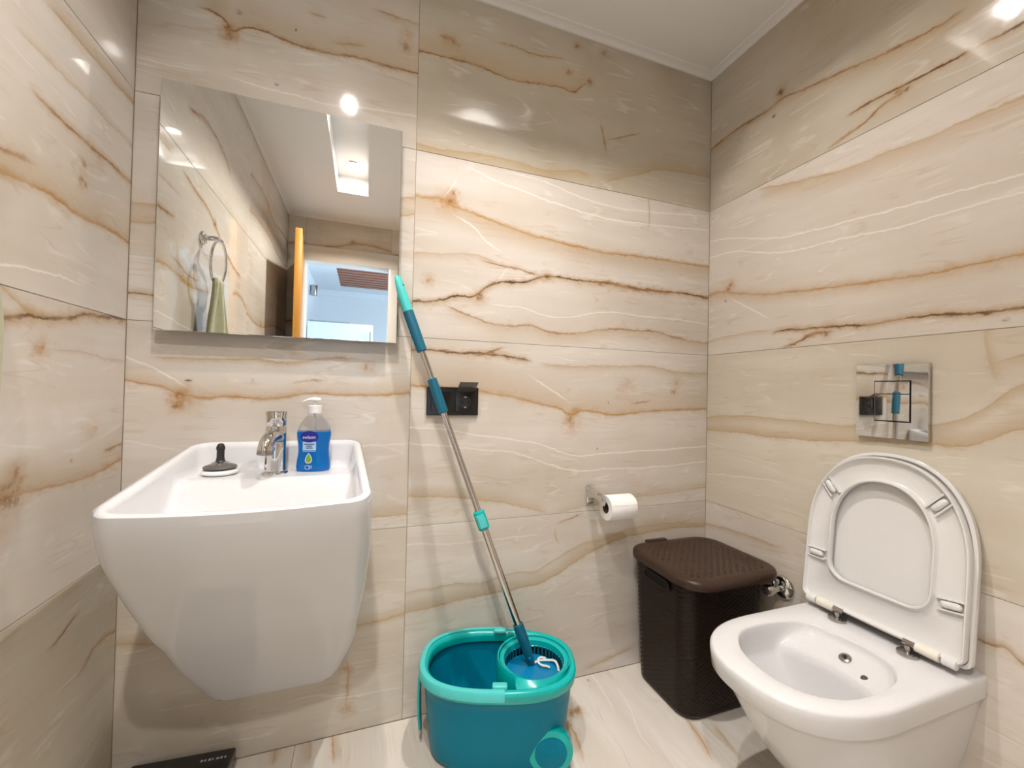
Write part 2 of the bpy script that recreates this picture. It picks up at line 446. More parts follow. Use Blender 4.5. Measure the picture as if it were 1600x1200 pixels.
  ('v',0.003,0.4,'t',0.0,0.03,0.4,[(0.003,0.269),(0.11,0.279),(0.213,0.286),(0.295,0.264)]),
  ('s',0.012,0.7,'o',(0.05,0.189)),
  ('T',0.004,0.35,'o',0.01,0.0,0.3,[(0.894,0.47),(0.896,0.531),(0.892,0.593)]),
  ('T',0.003,0.6,'w',0.0,0.0,0.0,[(0.085,0.454),(0.105,0.483),(0.137,0.549)]),
  ('T',0.003,0.5,'w',0.0,0.0,0.0,[(0.265,0.19),(0.298,0.227),(0.332,0.28)]),
 ],
 'BL2': [
  ('v',0.004,0.5,'t',0.0,0.05,0.5,[(-0.005,0.304),(0.055,0.307),(0.177,0.312),(0.331,0.328),(0.517,0.392),(0.724,0.444)]),
  ('v',0.004,0.6,'t',0.04,0.0,0.5,[(-0.004,0.255),(0.057,0.258),(0.178,0.259),(0.332,0.279),(0.518,0.339),(0.726,0.391)]),
  ('v',0.005,0.7,'d',0.02,0.02,0.4,[(-0.008,0.073),(0.055,0.071),(0.183,0.066),(0.337,0.084),(0.525,0.082),(0.723,0.108)]),
 ],
 'RR2': [
  ('v',0.004,0.6,'t',0.0,0.07,0.5,[(0.212,0.596),(0.384,0.549),(0.518,0.521),(0.619,0.513),(0.726,0.504),(0.815,0.504),(0.871,0.503),(1.205,0.515)]),
  ('v',0.003,0.7,'w',0.0,0.0,0.0,[(-0.002,0.473),(0.092,0.455),(0.274,0.393),(0.433,0.37),(0.614,0.352),(0.766,0.339),(0.869,0.333),(1.205,0.345)]),
  ('v',0.003,0.7,'w',0.0,0.0,0.0,[(-0.0,0.401),(0.093,0.399),(0.313,0.333),(0.502,0.312),(0.638,0.299),(0.759,0.295),(0.872,0.293),(1.205,0.305)]),
  ('v',0.004,0.85,'o',0.03,0.05,0.45,[(-0.011,0.245),(0.068,0.249),(0.126,0.232),(0.254,0.202),(0.364,0.187),(0.488,0.174),(0.593,0.166),(0.682,0.159),(0.76,0.155),(0.81,0.158),(0.872,0.158),(1.205,0.17)]),
  ('s',0.012,1.0,'b',(0.107,0.271)),
  ('s',0.009,0.9,'b',(0.099,0.253)),
  ('s',0.008,0.9,'d',(0.087,0.207)),
  ('v',0.005,1.0,'d',0.02,0.02,0.45,[(0.271,0.053),(0.316,0.061),(0.385,0.057),(0.453,0.054),(0.517,0.051),(0.578,0.046),(0.631,0.047),(0.675,0.049),(0.722,0.049),(0.777,0.045),(0.827,0.041),(0.872,0.041),(1.205,0.053)]),
  ('v',0.006,1.0,'b',0.01,0.01,0.4,[(0.308,0.0),(0.373,0.014),(0.424,0.035),(0.459,0.037),(0.505,0.037)]),
  ('s',0.009,0.9,'d',(0.465,0.03)),
  ('v',0.004,0.6,'w',0.0,0.0,0.0,[(0.087,0.23),(0.189,0.163),(0.292,0.102)]),
  ('s',0.006,0.9,'d',(0.845,0.019)),
  ('v',0.003,0.3,'t',0.0,0.02,0.4,[(0.006,0.058),(0.108,0.068),(0.22,0.071),(0.307,0.062)]),
 ],
 'LL2': [
  ('v',0.005,0.7,'t',0.05,0.0,0.5,[(0.001,0.562),(0.107,0.561),(0.188,0.558),(0.252,0.558),(0.313,0.554),(0.334,0.553)]),
  ('v',0.004,0.35,'t',0.02,0.0,0.3,[(0.01,0.453),(0.208,0.451),(0.296,0.45),(0.344,0.45),(0.4,0.448)]),
  ('v',0.005,0.8,'b',0.02,0.02,0.4,[(-0.003,0.358),(0.123,0.36),(0.195,0.36),(0.262,0.36),(0.329,0.366),(0.355,0.37)]),
  ('s',0.012,0.8,'b',(0.194,0.273)),
  ('s',0.012,0.6,'b',(0.19,0.314)),
  ('v',0.005,0.9,'o',0.09,0.0,0.5,[(-0.0,0.199),(0.093,0.202),(0.194,0.195),(0.288,0.198),(0.35,0.194),(0.402,0.188),(0.427,0.184),(0.567,0.184)]),
  ('v',0.006,0.7,'b',0.01,0.01,0.3,[(0.31,0.238),(0.373,0.232),(0.404,0.224),(0.428,0.217),(0.568,0.217)]),
  ('v',0.003,0.7,'w',0.0,0.0,0.0,[(0.168,0.048),(0.313,0.044),(0.395,0.034),(0.42,0.031),(0.56,0.031)]),
  ('v',0.005,0.9,'b',0.01,0.03,0.4,[(0.37,0.544),(0.438,0.535),(0.538,0.521),(0.617,0.511),(0.705,0.48),(0.762,0.45),(0.84,0.418),(0.954,0.38),(1.091,0.364)]),
  ('s',0.012,0.9,'d',(0.705,0.477)),
  ('v',0.004,0.7,'o',0.03,0.02,0.45,[(0.939,0.25),(1.102,0.262),(1.186,0.233),(1.416,0.192)]),
  ('v',0.004,0.6,'o',0.03,0.02,0.4,[(0.339,0.194),(0.423,0.188),(0.542,0.184),(0.687,0.199)]),
 ],
 'BR3': [
  ('v',0.004,0.9,'b',0.11,0.0,0.55,[(0.002,0.321),(0.094,0.325),(0.205,0.325),(0.273,0.318),(0.337,0.315),(0.438,0.329),(0.514,0.336),(0.553,0.332),(0.616,0.377),(0.641,0.362)]),
  ('v',0.003,0.7,'b',0.01,0.02,0.3,[(0.243,0.426),(0.32,0.432),(0.377,0.426),(0.451,0.434),(0.535,0.447)]),
  ('v',0.004,0.5,'t',0.0,0.05,0.6,[(0.009,0.022),(0.039,0.019),(0.133,0.022),(0.232,0.028),(0.343,0.032),(0.43,0.024),(0.521,0.036),(0.567,0.045),(0.615,0.045),(0.666,0.043)]),
  ('v',0.003,0.5,'t',0.06,0.0,0.55,[(0.664,0.011),(0.764,0.055),(0.851,0.091),(0.932,0.123),(1.035,0.135),(1.207,0.143)]),
  ('v',0.002,0.9,'b',0.0,0.01,0.3,[(0.688,0.185),(0.778,0.218),(0.865,0.255)]),
  ('T',0.003,0.6,'b',0.01,0.0,0.3,[(0.704,0.116),(0.688,0.193),(0.667,0.268)]),
  ('s',0.016,0.7,'b',(0.112,0.388)),
  ('s',0.012,0.6,'b',(0.086,0.393)),
  ('s',0.01,0.9,'b',(0.568,0.512)),
  ('s',0.014,0.5,'b',(0.681,0.519)),
  ('s',0.01,0.8,'b',(0.536,0.4)),
  ('s',0.01,0.9,'d',(0.624,0.384)),
 ],
 'BL3': [
  ('v',0.005,0.9,'b',0.13,0.01,0.5,[(0.115,0.268),(0.16,0.264),(0.195,0.248),(0.209,0.227),(0.244,0.244),(0.29,0.247),(0.346,0.238),(0.394,0.234),(0.463,0.236),(0.54,0.247),(0.621,0.244),(0.725,0.245)]),
  ('s',0.012,1.0,'b',(0.205,0.226)),
  ('s',0.012,1.0,'b',(0.205,0.206)),
  ('v',0.005,0.7,'o',0.01,0.01,0.3,[(0.452,0.269),(0.487,0.274),(0.525,0.282),(0.578,0.288)]),
  ('s',0.013,0.8,'b',(0.681,0.321)),
  ('s',0.012,0.6,'o',(0.686,0.364)),
  ('v',0.006,0.5,'o',0.01,0.01,0.3,[(0.395,0.345),(0.424,0.339),(0.459,0.341)]),
  ('v',0.003,0.7,'b',0.0,0.03,0.4,[(0.564,0.413),(0.617,0.407),(0.721,0.408)]),
  ('s',0.008,0.9,'d',(0.228,0.279)),
  ('s',0.006,0.9,'d',(0.371,0.28)),
  ('s',0.006,0.9,'d',(0.326,0.104)),
  ('v',0.003,0.5,'w',0.0,0.0,0.0,[(0.181,0.1),(0.275,0.086),(0.393,0.084),(0.462,0.079),(0.586,0.098),(0.728,0.105)]),
  ('v',0.003,0.4,'w',0.0,0.0,0.0,[(-0.0,0.09),(0.08,0.089),(0.181,0.1)]),
 ],
 'RR3': [
  ('v',0.005,0.8,'b',0.0,0.05,0.45,[(-0.009,0.256),(0.088,0.268),(0.181,0.268),(0.27,0.264),(0.308,0.269),(0.393,0.247),(0.515,0.22),(0.593,0.2),(0.663,0.186),(0.724,0.178),(0.794,0.179)]),
  ('s',0.012,1.0,'d',(0.308,0.296)),
  ('s',0.008,0.9,'d',(0.287,0.228)),
  ('s',0.006,0.7,'b',(0.14,0.226)),
  ('v',0.005,1.0,'d',0.01,0.02,0.4,[(0.504,0.076),(0.594,0.079),(0.654,0.074),(0.689,0.071),(0.725,0.072),(0.781,0.068),(0.831,0.066),(0.871,0.067),(1.205,0.079)]),
  ('v',0.004,0.9,'b',0.01,0.0,0.4,[(0.444,0.001),(0.51,0.018),(0.569,0.031),(0.609,0.051),(0.646,0.055),(0.675,0.065)]),
  ('s',0.01,0.8,'d',(0.647,0.058)),
  ('s',0.008,0.8,'d',(0.665,0.059)),
 ],
 'LL3': [
  ('v',0.006,0.8,'b',0.02,0.03,0.4,[(0.393,0.172),(0.451,0.182),(0.563,0.219),(0.681,0.225),(0.811,0.203),(0.897,0.156)]),
 ],
}

# vein colours of the onyx-look porcelain
VC = {'b': (0.24, 0.115, 0.036, 1), 'd': (0.115, 0.062, 0.028, 1), 'o': (0.44, 0.235, 0.08, 1),
      't': (0.47, 0.32, 0.165, 1), 'w': (0.86, 0.825, 0.775, 1), 'g': (0.42, 0.37, 0.31, 1)}
HALO = (0.49, 0.355, 0.205, 1)
def onyx(name, veins, width, seed, tone=0.5, tint=(1, 1, 1)):
    """polished onyx tile; every vein is a node curve v(u) in the tile's own metres"""
    t = NT(name)
    s = t.sep(t.obj()); u, v = s[0], s[2]
    p = t.comb(u, seed * 3.17, v)
    n1 = t.noise(p, 9.0, 3, 0.6)
    n2 = t.noise(p, 55.0, 3, 0.65)
    n3 = t.noise(t.comb(t.math('ADD', u, 5.3), seed * 1.7, v), 11.0, 3)
    st = t.noise(t.comb(t.math('MULTIPLY', u, 1.6), seed * 2.3, t.math('MULTIPLY', v, 26.0)), 1.6, 4, 0.6)
    bd = t.noise(t.comb(t.math('MULTIPLY', u, 0.9), seed * 4.1, t.math('MULTIPLY', v, 7.0)), 1.3, 3)
    cl = t.noise(p, 2.6, 3)
    fl = t.noise(t.comb(t.math('MULTIPLY', u, 60.0), seed, t.math('MULTIPLY', v, 9.0)), 1.5, 3)
    dv = t.math('MULTIPLY_ADD', t.math('SUBTRACT', n1, 0.5), 0.016, t.math('MULTIPLY_ADD', t.math('SUBTRACT', n2, 0.5), 0.010, v))
    du = t.math('MULTIPLY_ADD', t.math('SUBTRACT', n3, 0.5), 0.016, t.math('MULTIPLY_ADD', t.math('SUBTRACT', n2, 0.5), 0.008, u))
    T = lambda c: tuple(a * b for a, b in zip(c, tint)) + (1,)
    lo, mid, hi = T((0.53, 0.445, 0.345)), T((0.63, 0.565, 0.485)), T((0.715, 0.665, 0.60))
    c = t.mix(t.mapr(bd, 0.30, 0.70), mid, hi)
    c = t.mix(t.mapr(cl, 0.42, 0.85, 0.0, 0.75 * tone * 2), c, lo)
    c = t.mix(t.mapr(st, 0.35, 0.75, 0.0, 0.35), c, mid)
    c = t.mix(t.mapr(fl, 0.72, 0.84, 0.0, 0.30), c, T((0.80, 0.765, 0.72)))
    for k, (sv, cc_, st_) in enumerate(((5.0, 'w', 0.32), (7.5, 't', 0.28))):
        nn_ = t.noise(t.comb(t.math('MULTIPLY', u, 0.85), seed * 1.3 + 7.7 * k, t.math('MULTIPLY', v, sv)), 1.25, 3, 0.45)
        for lv in (0.44, 0.53, 0.60):
            q_ = t.mapr(t.math('ABSOLUTE', t.math('SUBTRACT', nn_, lv)), 0.0, 0.011, st_, 0.0)
            c = t.mix(t.math('MULTIPLY', q_, t.mapr(n3, 0.45, 0.62)), c, VC[cc_])
    mod = t.mapr(n3, 0.32, 0.60, 0.30, 1.0)
    wid = t.mapr(t.noise(t.comb(u, seed * 2.9, t.math('MULTIPLY', v, 2.0)), 26.0, 3, 0.7), 0.35, 0.65, 2.0, 0.55, False)
    for ve in veins:
        if ve[0] == 's':
            _, r, sg, cc, (pu, pv) = ve
            q = t.n.new('ShaderNodeVectorMath'); q.operation = 'DISTANCE'
            k = 4.5
            a = t.math('MULTIPLY_ADD', t.math('SUBTRACT', n2, 0.5), r * k, u)
            b = t.math('MULTIPLY_ADD', t.math('SUBTRACT', n1, 0.5), r * k, v)
            t.l.new(t.comb(a, 0.0, b), q.inputs[0]); q.inputs[1].default_value = (pu, 0, pv)
            if r >= 0.009: c = t.mix(t.mapr(q.outputs['Value'], 0.0, r * 3.2, sg * 0.55, 0.0), c, VC['o'])
            m = t.mapr(q.outputs['Value'], 0.0, r * 1.35, sg, 0.0)
            c = t.mix(t.math('MULTIPLY', m, t.mapr(n2, 0.38, 0.58, 0.25, 1.0)), c, VC[cc]); continue
        kd, w, sg, cc, hu, hd, hs, pts = ve
        A, B, lim = (u, dv, width) if kd == 'v' else (v, du, 0.6)
        if kd == 'T': pts = [(b, a) for a, b in pts]
        a0, a1 = pts[0][0], pts[-1][0]; ln = max(a1 - a0, 1e-3)
        tt = t.math('MULTIPLY_ADD', A, 1 / ln, -a0 / ln)
        cu = t.curve(tt, [((a - a0) / ln, b) for a, b in pts])
        d = t.math('SUBTRACT', B, cu)
        fd = None
        e = min(0.06 / ln, 0.4)
        if a0 > 0.03: fd = t.mapr(tt, 0.0, e)
        if a1 < lim - 0.03:
            f2 = t.mapr(tt, 1.0 - e, 1.0, 1.0, 0.0); fd = f2 if fd is None else t.math('MULTIPLY', fd, f2)
        def masked(x): return x if fd is None else t.math('MULTIPLY', x, fd)
        for h, sign in ((hu, 1), (hd, -1)):
            if h > 0 and hs > 0:
                x = t.mapr(d, 0.0, h * sign, min(1.0, hs * 1.12), 0.0)
                g = t.mapr(d, -0.004 * sign, 0.0)
                c = t.mix(masked(t.math('MULTIPLY', x, g)), c, HALO)
        ad = t.math('ABSOLUTE', d)
        if cc != 'w': ad = t.math('MULTIPLY', ad, wid)
        ln_m = t.mapr(ad, w * 0.1, w * 1.35, sg, 0.0)
        if cc != 'w':
            ln_m = t.math('MULTIPLY', ln_m, mod)
            c = t.mix(masked(t.mapr(ad, 0.0, w * 5.0, sg * 0.33, 0.0)), c, VC['o'] if cc in 'bdo' else VC['t'])
        c = t.mix(masked(ln_m), c, VC[cc])
    t.base(c)
    t.set(Roughness=t.mapr(n2, 0.2, 0.8, 0.045, 0.085))
    t.b.inputs['IOR'].default_value = 1.5
    return t.m

AX = {'back': Matrix(((1, 0, 0), (0, 1, 0), (0, 0, 1))),
      'side': Matrix(((0, 1, 0), (-1, 0, 0), (0, 0, 1))),
      'floor': Matrix(((0, 0, 1), (-1, 0, 0), (0, -1, 0)))}
TH, GAP = 0.008, 0.0007
def tile(parent, axes, origin, w, h, mat, inward=False):
    """slab in local x (0..w) and z (0..h); its face lies on local y = 0"""
    b = 0.0007
    y0, y1, y2 = (0.0, b, TH) if not inward else (0.0, -b, -TH)
    g = GAP
    def ring(i, y): return [(g + i, y, g + i), (w - g - i, y, g + i), (w - g - i, y, h - g - i), (g + i, y, h - g - i)]
    v = ring(b, y0) + ring(0, y1) + ring(0, y2)
    f = [(0, 1, 2, 3), (8, 11, 10, 9)]
    for r in (0, 4):
        for k in range(4):
            f.append((r + k, r + 4 + k, r + 4 + (k + 1) % 4, r + (k + 1) % 4))
    me = bpy.data.meshes.new('tile'); me.from_pydata(v, [], f)
    bm = bmesh.new(); bm.from_mesh(me); bmesh.ops.recalc_face_normals(bm, faces=bm.faces); bm.to_mesh(me); bm.free()
    me.materials.append(mat)
    o = bpy.data.objects.new('tile', me); COL.objects.link(o); o.parent = parent
    mw = AX[axes].to_4x4(); mw.translation = Vector(origin)
    o.matrix_basis = mw
    return o

def struct(name, vf, mat, label, cat, angle=0):
    return tag(mk(name, vf, mat, angle=angle), label, cat, kind='structure')

# ------------------------------------------------------------------ walls and floor: grout bed + single tiles
ROWS = [(0.0, 0.6), (0.6, 0.6), (1.2, 0.6), (1.8, ZC - 1.8)]
BED = 0.0016
wb = struct('wall_back', box(XL - 0.1, XR + 0.1, YB + BED, YB + 0.1, -0.1, ZC + 0.15), M['grout'], 'beige onyx tiled wall behind the basin and mirror', 'wall')
wr = struct('wall_right', box(XR + BED, XR + 0.1, YR - 0.1, YB + BED, -0.1, ZC + 0.15), M['grout'], 'beige onyx tiled wall behind the toilet', 'wall')
wl = struct('wall_left', box(XL - 0.1, XL - BED, YR - 0.1, YB + BED, -0.1, ZC + 0.15), M['grout'], 'beige onyx tiled wall at the left edge, carrying the towel ring', 'wall')
fl = struct('floor', box(XL - BED, XR + BED, YR - 0.1, YB + BED, -0.1, -BED), M['grout'], 'polished pale onyx tiled floor', 'floor')
TONE = {'BR3': (0.85, (0.83, 0.82, 0.74)), 'BL3': (0.5, (0.97, 0.97, 0.95)), 'RR3': (0.8, (0.88, 0.87, 0.81)), 'LL0': (0.85, (0.86, 0.84, 0.76)), 'RR1': (0.55, (0.97, 0.96, 0.90)), 'BL0': (0.6, (0.95, 0.94, 0.90))}
WB1 = XJ - XL
for r, (z0, h) in enumerate(ROWS):
    for key, wall, ax, o, w, inward in (('BL', wb, 'back', (XL, YB, z0), WB1, False), ('BR', wb, 'back', (XJ, YB, z0), 1.2, False),
                                        ('RR', wr, 'side', (XR, YB, z0), 1.2, False), ('LL', wl, 'side', (XL, YB, z0), 1.2, True)):
        k = key + str(r); tn, ti = TONE.get(k, (0.35, (1, 1, 1)))
        tile(wall, ax, o, w, h, onyx('onyx_' + k.lower(), VEINS.get(k, []), w, 3.1 * r + {'BL': 1, 'BR': 4, 'RR': 7, 'LL': 11}[key], tn, ti), inward)
G1 = onyx('onyx_plain_a', [('v', .005, .8, 'b', .02, .06, .45, [(0, .33), (.3, .35), (.6, .30), (.9, .33), (1.2, .31)]), ('v', .004, .6, 'o', .05, 0, .45, [(0, .14), (.4, .16), (.8, .12), (1.2, .15)]), ('s', .012, .9, 'b', (.42, .34))], 1.2, 31)
G2 = onyx('onyx_plain_b', [('v', .004, .8, 'o', .07, .0, .45, [(0, .20), (.3, .18), (.7, .23), (1.2, .21)]), ('v', .003, .6, 'w', 0, 0, 0, [(0, .42), (.5, .40), (1.2, .43)]), ('s', .012, .9, 'b', (.31, .19))], 1.2, 43)
w2 = YB - 1.2 - YR
for r, (z0, h) in enumerate(ROWS):
    tile(wr, 'side', (XR, YB - 1.2, z0), w2, h, (G1, G2)[r % 2])
    tile(wl, 'side', (XL, YB - 1.2, z0), w2, h, (G2, G1)[r % 2], True)
FX = [(XL, -0.165), (-0.165, 0.435), (0.435, 1.035), (1.035, XR)]
for i, (a, b) in enumerate(FX):
    vv = VEINS.get('F%d' % i, [])
    if i == 0:                                    # cut tile: its first 0.178 m are missing
        vv = [(x[:7] + ([(p, q - 0.178) for p, q in x[7]],)) if x[0] != 's' else x for x in vv]
    fm = onyx('onyx_floor_%d' % i, vv, 1.2, 20 + 2.7 * i, 0.22, (1.06, 1.07, 1.08))
    tile(fl, 'floor', (a, YB, 0), 1.2, b - a, fm)
    tile(fl, 'floor', (a, YB - 1.2, 0), YB - 1.2 - YR, b - a, fm)

# rear wall with the door opening
DX0, DX1, DZ = -0.462, 0.175, 2.03
rear = MB()
rear.add(box(XL - BED, DX0, YR - 0.1, YR - BED, -0.1, ZC + 0.15)); rear.add(box(DX1, XR + BED, YR - 0.1, YR - BED, -0.1, ZC + 0.15))
rear.add(box(DX0, DX1, YR - 0.1, YR - BED, DZ, ZC + 0.15))
wv = struct('wall_rear', rear.vf, M['grout'], 'tiled wall around the doorway, seen in the mirror', 'wall')
for r, (z0, h) in enumerate(ROWS):
    tile(wv, 'back', (XL, YR, z0), DX0 - XL, h, G1, True)
    tile(wv, 'back', (DX1, YR, z0), XR - DX1, h, (G2, G1)[r % 2], True)
tile(wv, 'back', (DX0, YR, DZ), DX1 - DX0, ZC - DZ, onyx('onyx_over_door', [('v', .005, .9, 'o', .03, .03, .45, [(0, .10), (.2, .115), (.32, .15), (.36, .16), (.64, .13)]), ('s', .012, 1, 'b', (.34, .165))], 0.64, 57), True)

# ------------------------------------------------------------------ ceiling with an L-shaped light channel
RA = (-0.21, -0.013)      # x of the long leg
RB = (0.703, 0.89)        # y of the cross leg
RY0, RX1 = -0.43, 0.725
ZT = ZC + 0.115
def prism(poly, z0, z1, cap=True):
    n = len(poly); v = [(x, y, z0) for x, y in poly] + [(x, y, z1) for x, y in poly]
    f = [(k, (k + 1) % n, n + (k + 1) % n, n + k) for k in range(n)]
    if cap: f += [tuple(range(n)), tuple(range(n, 2 * n))]
    return v, f
cl = MB()
X0, X1, Y0, Y1 = XL - 0.05, XR + 0.05, YR - 0.05, YB + 0.05
zt = ZC + 0.2
cl.add(box(X0, RA[0], Y0, Y1, ZC, zt)); cl.add(box(RA[0], X1, RB[1], Y1, ZC, zt)); cl.add(box(RX1, X1, RB[0], RB[1], ZC, zt))
cl.add(box(RA[1], X1, Y0, RB[0], ZC, zt)); cl.add(box(RA[0], RA[1], Y0, RY0, ZC, zt))
cl.add(box(RA[0], RA[1], RY0, RB[1], ZT, zt)); cl.add(box(RA[1], RX1, RB[0], RB[1], ZT, zt))
struct('ceiling', cl.vf, M['paint'], 'white painted ceiling with an L-shaped recessed light channel', 'ceiling')
# cornice: four mouldings
def cornice(name, a, b, inward, label):
    a, b, n = Vector(a), Vector(b), Vector(inward)
    prof = [(0, -0.016), (0.006, -0.016), (0.010, -0.011), (0.020, -0.006), (0.030, -0.004), (0.034, 0.0), (0, 0.0)]
    struct(name, loft([[q + n * d + Vector((0, 0, ZC + z)) for d, z in prof] for q in (a, b)], True, True), M['cornice'], label, 'moulding', 30)
cornice('trim_1', (XL, YB, 0), (XR, YB, 0), (0, -1, 0), 'white ceiling moulding above the back wall')
cornice('trim_2', (XR, YB, 0), (XR, YR, 0), (-1, 0, 0), 'white ceiling moulding above the toilet wall')
cornice('trim_3', (XL, YB, 0), (XL, YR, 0), (1, 0, 0), 'white ceiling moulding above the left wall')
cornice('trim_4', (XL, YR, 0), (XR, YR, 0), (0, 1, 0), 'white ceiling moulding over the doorway, seen in the mirror')

# ------------------------------------------------------------------ downlights in the channel
def downlight(x, y, label, watts):
    t = thing('downlight', (x, y, ZT), label, 'downlight', 'downlights in the ceiling channel')
    mk('trim_ring', lathe([(0.028, 0), (0.041, 0), (0.042, -0.003), (0.036, -0.007), (0.029, -0.006), (0.028, -0.002)], (x, y, ZT), n=32, cap0=False, cap1=False), M['chrome'], t)
    mk('lens', lathe([(0.0275, -0.0005), (0.0275, -0.004), (0.018, -0.0055)], (x, y, ZT), n=24), M['lens'], t)
    l = bpy.data.lights.new('lamp', 'AREA'); l.shape = 'DISK'; l.size = 0.04; l.spread = math.radians(130); l.energy = watts; l.color = LAMP_COL
    o = bpy.data.objects.new('lamp', l); COL.objects.link(o); o.parent = t; o.location = (0, 0, -0.008)
downlight(-0.112, -0.25, 'round recessed spotlight lit in the ceiling channel, mirrored inside the mirror', LAMP_W * 1.18)
downlight(-0.112, 0.44, 'round recessed spotlight whose glare shows on the tile above the mirror', LAMP_W * 0.70)
downlight(0.50, 0.797, 'round recessed spotlight in the cross arm of the ceiling channel', LAMP_W * 0.84)

# ------------------------------------------------------------------ door, casing and the hall beyond
def casing():
    b = MB()
    for y0, y1 in ((YR - 0.115, YR + 0.014),):
        b.add(box(DX0 - 0.011, DX0 + 0.004, y0, YR - 0.001, 0, DZ - 0.017, 0.001)); b.add(box(DX1 - 0.016, DX1 + 0.055, y0, y1, 0, DZ - 0.017, 0.002))
        b.add(box(DX0 - 0.06, DX1 + 0.055, y0, y1, DZ - 0.016, DZ + 0.1, 0.002))
        b.add(box(DX0 - 0.06, DX0 + 0.004, YR, YR + 0.014, 0, DZ - 0.017, 0.002))
    return b.vf
struct('trim_5', casing(), M['frame'], 'cream door casing around the bright doorway, seen in the mirror', 'door frame', 30)
dm = Matrix.Translation((-0.512, -0.930, 0)) @ Matrix.Rotation(math.radians(-6.6), 4, 'Z') @ Matrix.Translation((0.452, 0.935, 0))
d1 = tag(mk('door_1', MB().add(box(-0.452, -0.412, -0.935, -0.262, 0.012, 2.022, 0.002), dm).vf, M['oak'], loc=(-0.512, -0.93, 0.012), angle=30), 'open oak door seen edge-on in the mirror', 'door', kind='structure')
hb = MB(); hb.add(lathe([(0.024, 0), (0.024, 0.008), (0.009, 0.01), (0.009, 0.045)], (-0.412, -0.33, 1.02), (1, 0, 0), 20)); hb.add(tube([(-0.372, -0.33, 1.02), (-0.37, -0.36, 1.02), (-0.37, -0.45, 1.02)], 0.008, 12))
mk('door_handle', MB().add(hb.vf, dm).vf, M['chrome'], d1)

HZ = 2.5
struct('wall_hall_far', box(-0.8, 1.7, -4.42, -4.32, 0, HZ + 0.3), M['hall_white'], 'pale blue-lit far wall of the hall beyond the door', 'wall')
struct('wall_hall_left', box(-0.81, -0.71, -4.32, YR - 0.1, 0, HZ + 0.3), M['hall_white'], 'pale hall wall carrying a small wall lamp', 'wall')
wr2 = MB()   # right wall of the hall with its window opening
wr2.add(box(1.6, 1.7, -4.32, -2.65, 0, HZ + .3)); wr2.add(box(1.6, 1.7, -1.25, YR - 0.1, 0, HZ + .3)); wr2.add(box(1.6, 1.7, -2.65, -1.25, 0, 0.75)); wr2.add(box(1.6, 1.7, -2.65, -1.25, 2.25, HZ + .3))
struct('wall_hall_right', wr2.vf, M['hall_white'], 'hall wall with a window opening, out of sight', 'wall')
struct('wall_hall_near', box(XR + 0.1, 1.7, YR - 0.12, YR - 0.1, 0, HZ + 0.3), M['hall_white'], 'short hall wall beside the bathroom', 'wall')
struct('floor_hall', box(-0.8, 1.7, -4.32, YR - 0.1, -0.1, 0), M['hall_white'], 'pale hall floor beyond the door', 'floor')
PX0, PX1, PY0, PY1 = -0.38, 0.75, -4.02, -2.92
hc = MB(); hc.add(box(-0.8, PX0, -4.32, YR - 0.1, HZ, HZ + .1)); hc.add(box(PX1, 1.7, -4.32, YR - 0.1, HZ, HZ + .1)); hc.add(box(PX0, PX1, -4.32, PY0, HZ, HZ + .1)); hc.add(box(PX0, PX1, PY1, YR - 0.1, HZ, HZ + .1)); hc.add(box(PX0, PX1, PY0, PY1, HZ + .1, HZ + .12))
struct('ceiling_hall', hc.vf, M['hall_white'], 'white hall ceiling with a recessed timber panel, seen in the mirror', 'ceiling')
cornice_h = loft([[Vector((x, -4.32 + d, HZ + z)) for d, z in [(0, -.07), (.012, -.07), (.03, -.04), (.06, -.018), (.075, 0), (0, 0)]] for x in (-0.71, 1.6)])
struct('trim_6', cornice_h, M['hall_white'], 'white moulding along the hall ceiling', 'moulding', 30)
sp = thing('slat_panel', ((PX0 + PX1) / 2, (PY0 + PY1) / 2, HZ), 'reddish timber slat panel set into the hall ceiling', 'ceiling panel')
mk('backing_board', box(PX0 + .005, PX1 - .005, PY0 + .005, PY1 - .005, HZ + 0.07, HZ + 0.09), M['slat'], sp, angle=0)
for i in range(8):
    y = PY0 + 0.075 + i * 0.135
    mk('slat', box(PX0 + 0.004, PX1 - 0.004, y - 0.05, y + 0.05, HZ + 0.02, HZ + 0.055, 0.003), M['slat'], sp, angle=0)
wlamp = thing('wall_lamp', (-0.71, -3.25, 2.24), 'small silver cylinder lamp on the hall wall, seen in the mirror', 'wall lamp')
mk('back_plate', box(-0.709, -0.70, -3.28, -3.22, 2.21, 2.33, 0.002), M['chrome'], wlamp)
mk('lamp_shade', lathe([(0.04, 0), (0.042, 0.004), (0.042, 0.126), (0.04, 0.13)], (-0.655, -3.25, 2.20), n=28), M['nickel'], wlamp)
cb = thing('refrigerator', (-0.29, -3.1, 0), 'tall white refrigerator in the hall, its top showing in the mirror', 'refrigerator')
mk('body', box(-0.66, 0.07, -3.45, -2.80, 0.02, 1.80, 0.008), M['cabinet'], cb)
mk('door', box(-0.66, 0.07, -2.79, -2.74, 0.04, 1.797, 0.008), M['cabinet'], cb)
mk('top_trim', box(-0.64, -0.20, -2.79, -2.745, 1.798, 1.812, 0.003), M['grey_trim'], cb)
mk('handle', tube([(0.04, -2.73, 1.70), (0.04, -2.70, 1.69), (0.04, -2.70, 1.30), (0.04, -2.73, 1.29)], 0.009), M['grey_trim'], cb)
mk('foot', box(-0.6, 0.02, -3.4, -2.85, 0.0, 0.03), M['black_soft'], cb)

